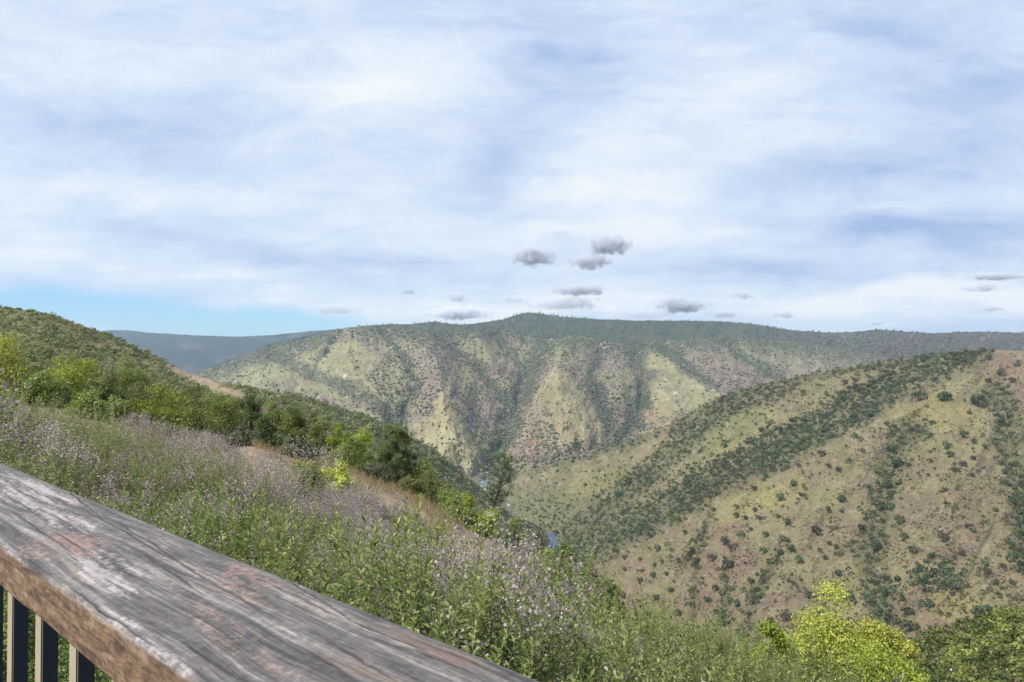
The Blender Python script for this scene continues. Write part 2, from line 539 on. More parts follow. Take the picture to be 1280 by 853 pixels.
G_A = [(335, 440), (385, 464), (440, 490), (480, 512), (500, 545)]
G_B = [(682, 428), (662, 465), (648, 498), (630, 545), (608, 590)]
G_C = [(789, 429), (806, 478), (792, 531), (762, 570)]
G_D = [(545, 420), (588, 452), (622, 488), (640, 515)]
G_E = [(824, 434), (865, 464), (893, 484)]
G_F = [(480, 414), (503, 448), (520, 480), (505, 515), (496, 548)]
G_H = [(757, 429), (738, 470), (764, 530), (752, 575)]
G_I = [(425, 414), (402, 446), (392, 470)]
G_K = [(300, 452), (275, 470)]
G_L = [(900, 425), (935, 450), (975, 470)]
G_M = [(620, 415), (642, 445), (655, 478)]
S_A = [(534, 402), (540, 440), (550, 474), (556, 509), (568, 547), (602, 588)]
S_B = [(715, 422), (692, 458), (698, 502), (690, 545), (680, 590)]
S_C = [(792, 426), (842, 455), (903, 490)]
S_C2 = [(806, 462), (830, 490), (850, 515)]
S_D = [(445, 409), (425, 433), (449, 474), (480, 505)]
S_E = [(590, 412), (604, 440), (622, 462), (634, 490)]
S_F = [(407, 420), (370, 452), (332, 478)]
S_G = [(870, 424), (905, 450), (940, 472)]
S_I = [(340, 432), (310, 452), (285, 475)]


def col_mid(PX, PY, V):
    n = fbm(PX / 55, PY / 40, 4, 103); n2 = fbm(PX / 18, PY / 13, 4, 108, 0.6); n3 = fbm(PX / 5, PY / 4, 3, 115, 0.65)
    c = np.ones(PX.shape + (3,)) * lin(150, 138, 122, 0.62)
    c = blend(c, smooth(-0.05, 0.4, n + 0.6 * n2) * 0.8, lin(150, 148, 112, 0.62))
    c = blend(c, smooth(0.05, 0.45, n2 - n) * 0.7, lin(138, 122, 116, 0.62))
    for i, pg in enumerate([[(545, 492), (560, 490), (575, 530), (606, 585), (600, 592), (540, 575), (512, 552), (530, 540), (545, 520)],
                            [(330, 470), (400, 435), (445, 425), (470, 445), (462, 480), (480, 510), (420, 500), (370, 490)],
                            [(795, 435), (815, 440), (900, 488), (870, 510), (820, 520), (808, 480)],
                            [(680, 470), (705, 460), (735, 500), (760, 550), (700, 560), (690, 520), (672, 500)],
                            [(565, 450), (590, 440), (612, 480), (600, 500), (570, 490)], [(255, 470), (300, 455), (345, 450), (320, 480), (260, 490)]]):
        q = patch(PX, PY, pg, 160 + i, 9)
        c = blend(c, q * smooth(-0.55, 0.1, n2 + 0.5 * n3 + 0.15) * 0.92, (lin(168, 162, 122, 0.66), lin(160, 156, 118, 0.62), lin(164, 160, 120, 0.63), lin(158, 148, 116, 0.63), lin(158, 152, 118, 0.6), lin(156, 156, 116, 0.62))[i])
    for i, pg in enumerate([[(535, 488), (560, 480), (575, 515), (540, 545), (515, 545)], [(640, 540), (700, 530), (760, 560), (700, 590), (630, 585)], [(800, 500), (840, 510), (835, 545), (780, 560)]]):
        c = blend(c, patch(PX, PY, pg, 180 + i, 10) * smooth(-0.2, 0.4, n2 + n3) * 0.75, lin(164, 138, 114, 0.66))
    for poly, wd in ((G_A, 9), (G_B, 13), (G_C, 13), (G_D, 8), (G_E, 8), (G_F, 6), (G_H, 7), (G_I, 4), (G_M, 6), (G_L, 6)):
        q, _ = segdist(PX + 10 * n2, PY + 8 * n3, poly)
        c = blend(c, 0.7 * (1 - smooth(wd * 0.4, wd * 1.4, q)), lin(98, 104, 92, 0.5))
    q = inpoly(PX + 7 * n2, PY + 6 * n3, [(552, 478), (545, 500), (508, 545), (540, 580), (600, 594), (612, 588), (590, 545), (565, 505)]) | inpoly(PX + 7 * n2, PY + 6 * n3, [(692, 458), (662, 500), (650, 540), (690, 560), (755, 548), (733, 495)])
    c = blend(c, q * 0.35 * smooth(-0.5, 0.2, n3 + 0.4), lin(176, 166, 128, 0.66))
    top = pl(C_TOP, PX)
    c = blend(c, (1 - smooth(4, 26, PY - top + 12 * n2)) * smooth(430, 470, PX) * 0.75, lin(104, 112, 94, 0.5))
    c = blend(c, (1 - smooth(6, 24, PY - top + 10 * n2)) * (1 - smooth(400, 440, PX)) * 0.7, lin(100, 112, 88, 0.5))
    for (bx, by, br) in ((757, 432, 6), (626, 452, 4), (845, 492, 4), (432, 470, 4)):
        q = np.hypot((PX - bx) / 1.6, PY - by) + 5 * n3
        c = blend(c, (1 - smooth(br * 0.5, br, q)) * 0.7 * (n3 > -0.15), lin(205, 198, 190, 0.8))
    c = blend(c, (n3 > 0.46) * 0.35, G_ROCK)
    return c


hC = hill('canyon_mountain', 120, 1140, 800, 230, C_TOP, C_BOT, C_CTRL, (24, 30, 0.0), col_mid, M_FARHILL, 0.9, tone=0.96,
          facets=([S_A, S_B, S_C, S_C2, S_D, S_E, S_F, S_G, S_I], [G_A, G_B, G_C, G_D, G_E, G_F, G_H, G_I, G_K, G_L, G_M], 104))
tag(hC.o, 'scrub covered mountain with grassy spurs and wooded gullies beyond the canyon', 'mountain', kind='structure')

# ---- forested crest and far ridge to the right
F_TOP = [(150, 500), (250, 465), (330, 432), (400, 416), (440, 409), (480, 406), (520, 405), (545, 402), (570, 406), (600, 404), (630, 399), (648, 393), (660, 391), (675, 392), (700, 396), (740, 399), (800, 401), (860, 401),
         (900, 402), (940, 405), (970, 410), (1000, 414), (1040, 416), (1070, 415), (1100, 412), (1125, 414), (1160, 417), (1200, 415), (1240, 415), (1280, 416), (1350, 412), (1600, 420)]
F_BOT = [(150, 520), (1000, 500), (1600, 520)]
F_CTRL = [(150, 500, 4500), (330, 432, 4600), (330, 480, 3700), (545, 402, 4700), (545, 450, 3700), (660, 391, 5200), (660, 450, 3800), (800, 401, 4900), (800, 450, 3700), (940, 405, 4800), (940, 450, 3600),
          (1000, 414, 4700), (1100, 412, 4700), (1100, 470, 3000), (1280, 416, 4600), (1280, 470, 2800), (1600, 420, 4500), (1600, 500, 2500), (900, 500, 3000), (400, 510, 3200)]


def col_far(PX, PY, V):
    n = fbm(PX / 50, PY / 22, 4, 203); n2 = fbm(PX / 14, PY / 8, 4, 208, 0.6); n3 = fbm(PX / 4, PY / 3, 3, 215, 0.65)
    forest = lin(100, 109, 86, 0.48)
    c = np.ones(PX.shape + (3,)) * forest
    c = blend(c, smooth(0.1, 0.4, n + 0.5 * n2) * 0.6, lin(128, 122, 98, 0.55))
    c = blend(c, smooth(0.1, 0.4, n2 - 0.4 * n) * 0.6, lin(126, 112, 98, 0.52))
    rgt = smooth(930, 1000, PX + 30 * n2 + (PY - 420) * 3.0)
    scr = blend(np.ones(PX.shape + (3,)) * lin(128, 118, 110, 0.5), smooth(-0.1, 0.35, n2 + 0.6 * n3), lin(104, 108, 96, 0.45))
    scr = blend(scr, smooth(0.0, 0.4, n) * 0.6, lin(112, 126, 100, 0.5))
    scr = blend(scr, (n3 > 0.35) * 0.5, lin(168, 160, 156, 0.6))
    c = c * (1 - rgt[..., None]) + scr * rgt[..., None]
    return c


hF = hill('forest_ridge', 150, 1600, 900, 110, F_TOP, F_BOT, F_CTRL, (110, 34, 0.4), col_far, M_FARHILL, 0.9)
tag(hF.o, 'long dark forested ridge along the horizon', 'ridge', kind='structure')

B_TOP = [(-500, 425), (0, 417), (90, 416), (140, 413), (160, 413), (185, 416), (220, 418), (260, 420), (300, 421), (340, 419), (380, 415), (420, 412), (470, 409), (560, 412), (700, 420)]
B_BOT = [(-500, 500), (700, 500)]
B_CTRL = [(-500, 425, 8600), (-500, 500, 6000), (140, 413, 9200), (140, 480, 6500), (300, 421, 9000), (300, 480, 6400), (470, 409, 9300), (470, 480, 6500), (700, 420, 9300), (700, 500, 6500)]


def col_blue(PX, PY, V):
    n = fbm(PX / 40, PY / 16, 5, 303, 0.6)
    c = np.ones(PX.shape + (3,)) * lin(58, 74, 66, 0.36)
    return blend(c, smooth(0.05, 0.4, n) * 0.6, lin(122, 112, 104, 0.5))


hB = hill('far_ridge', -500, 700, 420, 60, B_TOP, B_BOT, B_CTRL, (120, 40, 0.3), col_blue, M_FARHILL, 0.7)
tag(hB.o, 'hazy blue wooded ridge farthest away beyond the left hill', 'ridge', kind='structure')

# ---- the left hill, our own side of the canyon
L_TOP = [(-500, 330), (-200, 360), (-10, 383), (30, 388), (60, 394), (100, 406), (150, 424), (190, 443), (225, 462), (245, 470), (275, 478), (320, 486), (380, 496), (430, 511), (480, 529), (540, 560), (575, 588),
         (600, 608), (640, 644), (668, 655), (682, 665), (685, 690), (720, 730), (780, 800)]
L_BOT = [(-500, 620), (0, 540), (200, 580), (400, 640), (500, 680), (600, 720), (700, 790), (780, 860)]
L_CTRL = [(-500, 330, 330), (-500, 560, 90), (0, 385, 330), (0, 450, 120), (0, 540, 70), (100, 406, 340), (240, 468, 390), (240, 530, 120), (380, 496, 490), (380, 560, 190), (480, 529, 620), (500, 610, 280), (600, 608, 900),
          (600, 690, 420), (684, 682, 1160), (690, 740, 800), (780, 800, 800)]
L_GUL = [(235, 470), (290, 500), (380, 525), (460, 560)]


def col_left(PX, PY, V):
    n = fbm(PX / 50, PY / 26, 4, 403); n2 = fbm(PX / 12, PY / 7, 4, 408, 0.62); n3 = fbm(PX / 4, PY / 3, 3, 415, 0.65)
    c = np.ones(PX.shape + (3,)) * lin(118, 114, 82, 0.6)
    c = blend(c, smooth(0.0, 0.35, n2) * 0.7, lin(152, 138, 104, 0.62))
    c = blend(c, smooth(0.05, 0.4, n) * 0.6, lin(104, 112, 74, 0.55))
    q, _ = segdist(PX, PY, [(215, 458), (262, 482), (300, 497)])
    c = blend(c, (1 - smooth(2, 7, q + 9 * n2 + 3 * n3)) * 0.8, lin(178, 158, 136, 0.66))
    band = smooth(300, 400, PX) * (1 - smooth(20, 46, PY - pl(L_TOP, PX) + 10 * n2))
    c = blend(c, band * 0.85, lin(98, 106, 82, 0.5))
    low = smooth(560, 600, PX) * smooth(8, 26, PY - pl(L_TOP, PX) + 8 * n2)
    c = blend(c, low * 0.8, lin(158, 156, 112, 0.62))
    return c


hL = hill('left_hill', -500, 780, 620, 150, L_TOP, L_BOT, L_CTRL, (9, 50, 0.3), col_left, M_HILL, 1.0, tone=1.15)
tag(hL.o, 'chaparral covered hill sloping down from the left to the river', 'hill', kind='structure')

# ---- a nearer bank low on the right
N_TOP = [(1020, 900), (1080, 850), (1120, 812), (1150, 798), (1190, 790), (1220, 778), (1250, 768), (1290, 760), (1400, 735), (1700, 690)]
N_BOT = [(1020, 960), (1700, 960)]
N_CTRL = [(1020, 900, 90), (1150, 798, 130), (1150, 853, 90), (1290, 760, 140), (1290, 853, 85), (1700, 690, 140), (1700, 900, 70), (1100, 960, 60)]


def col_bank(PX, PY, V):
    n2 = fbm(PX / 20, PY / 9, 4, 508, 0.62)
    c = np.ones(PX.shape + (3,)) * lin(92, 100, 60, 0.5)
    return blend(c, smooth(0.0, 0.35, n2) * 0.6, lin(128, 112, 84, 0.55))


hN = hill('chaparral_bank', 1020, 1700, 160, 50, N_TOP, N_BOT, N_CTRL, (4, 40, 0.3), col_bank, M_HILL, 1.5)
tag(hN.o, 'dark green brushy bank low on the right below the bright yellow bushes', 'bank', kind='structure')


# ---- ground under everything, canyon floor and river
def flat(name, pts, z, mat, col, label, cat):
    P = np.array([(x, y, z) for x, y in pts], float)
    me = bpy.data.meshes.new(name)
    me.from_pydata([tuple(p) for p in P], [], [list(range(len(P)))])
    me.materials.append(mat)
    a = me.attributes.new('tint', 'FLOAT_COLOR', 'POINT')
    a.data.foreach_set('color', np.tile(np.append(col, 1.0), (len(P), 1)).astype(np.float32).ravel())
    o = obj(name, me)
    return tag(o, label, cat, kind='structure')


flat('ground', [(-11800, -1400), (11800, -1400), (11800, 14500), (-11800, 14500)], -420, M_FARHILL, G_SCRUB * 0.8, 'low ground spreading under the hills', 'ground')
flat('canyon_floor', [(-260, 800), (500, 800), (500, 2300), (-260, 2300)], -352, M_HILL, lin(120, 118, 100, 0.6), 'stony canyon floor beside the river', 'ground')
RIV = [(90, 900, 30), (82, 1080, 20), (77, 1190, 18), (75, 1250, 20), (73, 1318, 18), (10, 1345, 18), (-40, 1420, 18), (-66, 1560, 16), (-84, 1700, 18), (-74, 1770, 20), (-74, 1880, 22), (-84, 1990, 24), (-120, 2200, 24)]
m_water = bpy.data.materials.new('river_water'); m_water.use_nodes = True
t = NT(m_water.node_tree)
co = t.n('ShaderNodeTexCoord').outputs['Object']
nz = t.noise(co, 0.35, 5, 0.6)
sepw = t.n('ShaderNodeSeparateXYZ', {0: co})
rap = t.n('ShaderNodeMapRange', {'Value': sepw.outputs[1], 'From Min': 1380.0, 'From Max': 1480.0}).outputs[0]
foam = t.math('MULTIPLY', rap, t.rampv(t.noise(co, 0.12, 5, 0.7), [(0.50, 0.0), (0.66, 1.0)]))
colw = t.mix(foam, rgba(lin(62, 78, 92, 0.8)), (0.5, 0.52, 0.54, 1))
bmp = t.n('ShaderNodeBump', {'Strength': 0.4, 'Distance': 0.6, 'Height': nz})
bs = t.n('ShaderNodeBsdfPrincipled', {'Base Color': colw, 'Roughness': t.math('MULTIPLY_ADD', foam, 0.6, 0.12), 'IOR': 1.33, 'Normal': bmp.outputs[0]})
ow = t.n('ShaderNodeOutputMaterial'); t.link(bs.outputs[0], ow.inputs[0])
rv = []
for i, (x, y, wd) in enumerate(RIV):
    rv += [(x - wd / 2, y, -348.0), (x + wd / 2, y, -348.0)]
me = bpy.data.meshes.new('river')
me.from_pydata(rv, [], [[2 * i, 2 * i + 1, 2 * i + 3, 2 * i + 2] for i in range(len(RIV) - 1)])
me.materials.append(m_water)
tag(obj('river', me), 'blue grey river with white rapids in the canyon bottom', 'river', kind='structure')

# boulders and gravel beside the water
bv, bf, bc = [], [], []
ico = None


def icosphere(sub):
    import bmesh
    bm = bmesh.new(); bmesh.ops.create_icosphere(bm, subdivisions=sub, radius=1.0)
    v = np.array([x.co[:] for x in bm.verts]); f = np.array([[q.index for q in p.verts] for p in bm.faces])
    bm.free()
    return v, f


ICO1 = icosphere(1); ICO2 = icosphere(2)


def blobs(pos, size, cols, ico=ICO1, jit=0.3, flat_=0.8, sink=0.3, stretch=0.25):
    """many uneven clumps in one mesh; returns verts, tris, colours"""
    v0, f0 = ico
    n = len(pos); m = len(v0)
    s = np.asarray(size).reshape(n, 1, 1)
    r = 1 + jit * (rng.random((n, m, 1)) * 2 - 1)
    sc = np.ones((n, 1, 3)); sc[:, 0, :2] += (rng.random((n, 2)) - 0.5) * 2 * stretch; sc[:, 0, 2] *= flat_ * (0.8 + 0.5 * rng.random(n))
    v = v0[None] * r * sc * s
    v[:, :, 2] += s[:, :, 0] * flat_ * (1 - sink)
    v = v + np.asarray(pos)[:, None, :]
    f = f0[None] + (np.arange(n) * m)[:, None, None]
    c = np.repeat(np.asarray(cols)[:, None, :], m, 1) * (1 + 0.35 * (rng.random((n, m, 1)) - 0.5))
    return v.reshape(-1, 3), f.reshape(-1, 3), c.reshape(-1, 3)


def palette(n, pal, var=0.25):
    pal = np.array(pal)
    c = pal[rng.integers(0, len(pal), n)]
    return c * (1 + var * (rng.random((n, 1)) * 2 - 1))


pp = []
for i in range(420):
    k_ = rng.integers(0, len(RIV) - 1); t_ = rng.random()
    a, b = np.array(RIV[k_]), np.array(RIV[k_ + 1])
    c_ = a + (b - a) * t_
    pp.append((c_[0] + rng.choice([-1, 1]) * (c_[2] * 0.5 + abs(rng.normal()) * 4), c_[1], -350))
    if 1740 < c_[1] < 2000 and rng.random() < 0.5: pp[-1] = (c_[0] + (rng.random() - 0.5) * c_[2], c_[1], -349)
v, f, c = blobs(pp, rng.uniform(0.8, 3.2, len(pp)), palette(len(pp), [lin(160, 154, 146, 0.6), lin(136, 130, 120, 0.55)]), flat_=0.6)
tag(obj('river_rocks', new_mesh('river_rocks', v, f, M_HILL, c)), 'pale boulders and gravel along the river edge', 'rocks', kind='stuff')

# ------------------------------------------------------------------ haze
hz_m = bpy.data.materials.new('haze'); hz_m.use_nodes = True
t = NT(hz_m.node_tree)
pv = t.n('ShaderNodeVolumePrincipled', {'Color': (0.62, 0.80, 1.0, 1), 'Density': 4.6e-5, 'Anisotropy': 0.2})
ho = t.n('ShaderNodeOutputMaterial'); t.link(pv.outputs[0], ho.inputs['Volume'])
x0, x1, y0, y1, z0, z1 = -12000, 12000, -1500, 14700, -421.5, 345
me = bpy.data.meshes.new('haze')
me.from_pydata([(x0, y0, z0), (x1, y0, z0), (x1, y1, z0), (x0, y1, z0), (x0, y0, z1), (x1, y0, z1), (x1, y1, z1), (x0, y1, z1)], [],
               [(0, 3, 2, 1), (4, 5, 6, 7), (0, 1, 5, 4), (1, 2, 6, 5), (2, 3, 7, 6), (3, 0, 4, 7)])
me.materials.append(hz_m)
tag(obj('haze', me), 'thin blue haze between the hills', 'haze', kind='stuff')

# ------------------------------------------------------------------ small low clouds
cl_m = bpy.data.materials.new('cloud_vapour'); cl_m.use_nodes = True
t = NT(cl_m.node_tree)
tc = t.n('ShaderNodeTexCoord')
gx = t.n('ShaderNodeVectorMath', {0: tc.outputs['Object'], 1: t.n('ShaderNodeObjectInfo').outputs['Location']}, operation='ADD').outputs[0]
nn = t.noise(gx, 0.0095, 5, 0.62)
len_ = t.n('ShaderNodeVectorMath', {0: t.n('ShaderNodeVectorMath', {0: tc.outputs['Generated'], 1: (0.5, 0.5, 0.45)}, operation='SUBTRACT').outputs[0]}, operation='LENGTH').outputs['Value']
shape = t.math('SUBTRACT', 1.0, t.math('MULTIPLY', len_, 2.15))
dens = t.math('ADD', shape, t.math('MULTIPLY', t.math('SUBTRACT', nn, 0.56), 2.6))
dens = t.math('MULTIPLY', t.math('MINIMUM', t.math('MAXIMUM', dens, 0.0), 0.45), 0.040)
dens = t.math('MULTIPLY', dens, t.n('ShaderNodeObjectInfo').outputs['Alpha'])
oc = t.n('ShaderNodeObjectInfo').outputs['Color']
pv = t.n('ShaderNodeVolumePrincipled', {'Color': oc, 'Density': dens, 'Anisotropy': 0.0})
co_ = t.n('ShaderNodeOutputMaterial'); t.link(pv.outputs[0], co_.inputs['Volume'])
cl_m.cycles.volume_step_rate = 1.0
CL = [(668, 320, 58, 26, .62, 'puffy dark grey cloud standing leftmost of the upper three over the forest peak'), (762, 304, 58, 27, .6, 'dark grey cloud floating highest over the ridge'), (737, 327, 52, 18, .6, 'ragged grey cloud just below the highest dark cloud'),
      (722, 362, 70, 15, .64, 'flat lens shaped grey cloud above the forested peak'), (702, 379, 100, 16, .8, 'pale flat cloud bank lying just above the forested peak'), (851, 380, 66, 20, .62, 'broad grey flat bottomed cloud over the long ridge right of the peak'),
      (904, 392, 42, 10, .68, 'thin grey cloud just right of the broad flat bottomed cloud'), (571, 370, 34, 13, .66, 'small grey cloud with a raised left end above the white cumulus'), (511, 364, 24, 8, .62, 'tiny grey cloud farthest left in the row over the mountain'),
      (930, 369, 30, 10, .6, 'small slanted grey cloud up and right of the broad cloud'), (980, 393, 27, 9, .62, 'small grey cloud over the right end of the forested crest'), (575, 391, 80, 18, .97, 'bright white cumulus peeping over the mountain crest'),
      (1242, 345, 80, 9, .62, 'long dark streak of cloud highest at the right edge'), (642, 373, 44, 10, .74, 'faint grey cloud left of the lens shaped cloud'), (418, 386, 70, 14, .78, 'faint ragged pale cloud at the end of the blue strip'),
      (1095, 403, 28, 6, .7, 'thin low grey cloud wisp over the far right ridge'), (1240, 386, 28, 6, .7, 'tiny low cloud at the right edge below the dark streak'), (805, 392, 70, 11, .78, 'pale low cloud touching the ridge left of the broad cloud'),
      (1225, 360, 60, 9, .8, 'pale grey cloud streak just under the dark streak'), (700, 288, 36, 10, .84, 'very faint wisp of cloud above the three dark clouds')]
for i, (px, py, wp, hp, tone_, lab) in enumerate(CL):
    d = 9500.0
    c3 = at(px, py, d)
    v0, f0 = ICO2
    rr = 1 + 0.10 * (rng.random((len(v0), 1)) * 2 - 1)
    sc = np.array([wp / F_PX * d * 0.64, wp / F_PX * d * 0.36, hp / F_PX * d * 0.64])
    vv = v0 * rr * sc
    me = new_mesh('cloud', vv, f0, cl_m)
    o = obj('cloud', me)
    low = c3[2] + vv[:, 2].min()
    o.location = (float(c3[0]), float(c3[1]), float(c3[2]) + max(0.0, 350.0 - low))
    al = 0.45 if tone_ > 0.72 and tone_ < 0.9 else 1.0
    tone_ = min(0.99, tone_ * 0.5 + 0.48)
    o.color = (tone_ * 0.91, tone_ * 0.955, min(1.0, tone_ * 1.06), al)
    tag(o, lab, 'cloud', 'small clouds low over the ridges')

#PART2
# ------------------------------------------------------------------ vegetation on the far hills
def quads(pos, nrm, size, aspect=1.0, jitter=0.6):
    """leaf-like quads at pos facing nrm (jittered); size (n,)"""
    n = len(pos)
    nr = nrm + jitter * rng.normal(size=(n, 3))
    nr /= np.linalg.norm(nr, axis=1, keepdims=True) + 1e-9
    r = rng.normal(size=(n, 3))
    u = np.cross(nr, r); u /= np.linalg.norm(u, axis=1, keepdims=True) + 1e-9
    v = np.cross(nr, u)
    s = np.asarray(size).reshape(-1, 1) * 0.5
    bend = nr * s * 0.35
    P = np.stack([pos - u * s, pos - v * s * aspect + bend * rng.random((n, 1)), pos + u * s, pos + v * s * aspect + bend * rng.random((n, 1))], 1)
    f = np.arange(n * 4).reshape(n, 4)
    return P.reshape(-1, 3), f


def clumps(pos, rad, cols, k, leaf=0.5, flat_=0.85, lift=0.75, var=0.4):
    """crowns of k leafy facets each, as one set of quads"""
    pos = np.asarray(pos); n = len(pos)
    d = rng.normal(size=(n, k, 3)); d[:, :, 2] = np.abs(d[:, :, 2]) * 0.9 - 0.25
    d /= np.linalg.norm(d, axis=2, keepdims=True)
    rr = rng.uniform(0.45, 1.0, (n, k, 1)) ** 0.6
    lob = 1 + 0.25 * np.sin(3 * np.arctan2(d[:, :, 1], d[:, :, 0])[:, :, None] + rng.random((n, 1, 1)) * 6.28)
    sc = np.ones((n, 1, 3)); sc[:, 0, :2] += rng.uniform(-0.22, 0.22, (n, 2)); sc[:, 0, 2] = flat_ * rng.uniform(0.8, 1.25, n)
    R_ = np.asarray(rad).reshape(n, 1, 1)
    p = d * rr * lob * sc * R_
    p[:, :, 2] += R_[:, :, 0] * flat_ * lift
    p = p + pos[:, None, :]
    v, f = quads(p.reshape(-1, 3), d.reshape(-1, 3), np.repeat(np.asarray(rad) * leaf, k) * rng.uniform(0.7, 1.4, n * k))
    c = np.repeat(np.asarray(cols), k, 0) * (1 + var * (rng.random((n * k, 1)) - 0.5))
    return v, f, np.repeat(c, 4, 0)


def scatter(h, x0, x1, n, dens):
    """n tries of pixel positions between a hill's base and crest, kept by density"""
    px = rng.uniform(x0, x1, n)
    tp = pl(np.stack([h.px, h.tp], 1), px); bt = pl(np.stack([h.px, h.bt], 1), px)
    py = tp + (bt - tp) * rng.random(n)
    m = rng.random(n) < dens(px, py, tp) * (bt - tp) / (h.bt - h.tp).max()
    return px[m], py[m]


GREENS = [lin(98, 114, 80, 0.58), lin(108, 122, 86, 0.6), lin(92, 104, 80, 0.56), lin(124, 132, 92, 0.6)]
TEALS = [lin(98, 122, 92, 0.62), lin(108, 128, 100, 0.64), lin(90, 112, 86, 0.58)]
GREYS = [lin(132, 124, 116, 0.54), lin(122, 116, 108, 0.5), lin(146, 132, 122, 0.58)]

# conifers on the forested crest
px = np.concatenate([rng.uniform(430, 985, 900), rng.uniform(630, 735, 150), rng.uniform(985, 1320, 220), rng.uniform(330, 1000, 9000)])
tp = pl(np.stack([hF.px, hF.tp], 1), px)
py = tp + np.abs(rng.normal(size=len(px))) ** 1.5 * 11 + 0.4
py[1270:] = tp[1270:] + rng.uniform(0.5, 40, 9000)
kp = np.ones(len(px), bool); kp[1270:] = fbm(px[1270:] / 30, py[1270:] / 9, 4, 661, 0.6) < 0.12
px, py, tp = px[kp], py[kp], tp[kp]
P = on(hF, px, py)
n = len(P); ks = 6
hh = rng.uniform(9, 20, n) * np.where((px > 640) & (px < 735), 1.25, 1.0) * np.where(px > 985, 0.6, 1); rr = hh * rng.uniform(0.16, 0.26, n)
ang = np.arange(ks) * 2 * math.pi / ks
ring = np.stack([np.cos(ang), np.sin(ang), 0 * ang], 1)
V = np.concatenate([P[:, None, :] + ring[None] * rr[:, None, None] + np.array([0, 0, 0.12]) * hh[:, None, None], (P + np.stack([0 * hh, 0 * hh, hh], 1))[:, None]], 1)
f1 = np.stack([np.arange(ks), (np.arange(ks) + 1) % ks, np.full(ks, ks)], 1)
Fc = (f1[None] + (np.arange(n) * (ks + 1))[:, None, None]).reshape(-1, 3)
c = np.repeat(palette(n, [lin(90, 110, 88, 0.56), lin(104, 122, 96, 0.58), lin(80, 96, 82, 0.5)]), ks + 1, 0)
tag(obj('far_forest', new_mesh('far_forest', V.reshape(-1, 3), Fc, M_FAR, c)), 'fringe of dark conifers along the far forested crest', 'forest', kind='stuff')

# scrub on the far right ridge
px, py = scatter(hF, 930, 1320, 16000, lambda x, y, t: 0.5 * smooth(930, 1000, x) * (y - t < 75))
v, f, c = blobs(on(hF, px, py), rng.uniform(3.0, 7.5, len(px)), palette(len(px), GREENS + GREYS + GREYS))
tag(obj('far_scrub', new_mesh('far_scrub', v, f, M_FAR, c)), 'grey green scrub speckling the far right ridge', 'scrub', kind='stuff')


# scrub and small trees on the canyon mountain
def dens_mid(x, y, t):
    n2 = fbm(x / 18, y / 13, 4, 108, 0.6); n = fbm(x / 40, y / 30, 3, 133)
    d = 0.42 + 0.5 * n + 0.3 * n2
    for poly, wd in ((G_A, 9), (G_B, 13), (G_C, 13), (G_D, 8), (G_E, 8), (G_F, 6), (G_H, 7), (G_I, 4), (G_M, 6), (G_L, 6)):
        q, _ = segdist(x + 8 * n2, y, poly)
        d = np.maximum(d, 1.0 * (1 - smooth(wd * 0.7, wd * 1.6, q)))
    for pg in ([(545, 492), (560, 490), (575, 530), (606, 585), (600, 592), (540, 575), (512, 552), (530, 540)], [(795, 435), (815, 440), (900, 488), (870, 510), (820, 520), (808, 480)],
               [(680, 470), (705, 460), (735, 500), (760, 550), (700, 560), (690, 520)], [(330, 470), (400, 435), (445, 425), (470, 445), (462, 480), (480, 510), (420, 500)]):
        d = np.where(inpoly(x + 9 * n2, y + 6 * n2, pg), d * 0.22, d)
    d = np.maximum(d, 0.9 * (1 - smooth(5, 24, y - t)))
    return np.clip(d, 0.04, 1)


px, py = scatter(hC, 240, 1135, 58000, dens_mid)
P = on(hC, px, py)
gr = fbm(px / 30, py / 20, 3, 141)
cc = np.where((rng.random(len(px)) < 0.40 + 0.6 * gr)[:, None], palette(len(px), GREYS), palette(len(px), GREENS + TEALS[:1]))
v, f, c = blobs(P, rng.uniform(1.4, 4.2, len(px)) * np.where(rng.random(len(px)) < 0.06, 1.5, 1), cc)
tag(obj('mountain_scrub', new_mesh('mountain_scrub', v, f, M_FAR, c)), 'scrub and small trees speckling the mountain across the canyon', 'scrub', kind='stuff')


# ---- right hill: individual oaks and the denser woods in its gullies
def dens_wood(x, y, t):
    n2 = fbm(x / 16, y / 12, 4, 608, 0.6)
    d = np.zeros_like(x)
    for poly, wd, k_ in (([(q[0] - 5, q[1] - 7) for q in BAND1], 21, 0.9), (BAND3, 16, 0.8), (CREST, 6, 0.7), (GUL1, 20, 0.14), (GUL2, 18, 0.24), (GUL3, 5, 0.25), (GUL4, 5, 0.25), (GUL5, 7, 0.16)):
        q, _ = segdist(x + 9 * n2, y + 7 * n2, poly)
        d = np.maximum(d, k_ * (1 - smooth(wd * 0.5, wd * 1.5, q)))
    q = np.hypot((x - 1172) / 1.7, y - 718) + 12 * n2
    d = np.maximum(d, 0.34 * (1 - smooth(4, 30, q)))
    d = np.maximum(d, 0.34 * smooth(770, 700, x) * smooth(585, 640, y) + 0 * x)
    d = np.maximum(d, 0.16 * inpoly(x, y, BAND1 + CREST[::-1]) * smooth(-0.3, 0.2, n2))
    d = np.maximum(d, 0.18 * smooth(990, 1060, x) * (1 - smooth(30, 62, y - t)) * smooth(1200, 1150, x))
    d = np.maximum(d, 0.06 * smooth(0.1, 0.4, n2))
    return d


px, py = scatter(hR, 600, 1330, 66000, dens_wood)
P = on(hR, px, py)
teal = fbm(px / 40, py / 30, 3, 618)
cc = np.where((teal > 0.0)[:, None], palette(len(px), TEALS + GREENS[:2]), palette(len(px), GREENS + GREYS[:1]))
v, f, c = clumps(P, 1.0 + 2.9 * rng.random(len(px)) ** 1.8, cc, 40, 0.46)
tag(obj('hill_woods', new_mesh('hill_woods', v, f, M_FAR, c)), 'low woods and brush filling the gullies of the hill across the river', 'woods', kind='stuff')

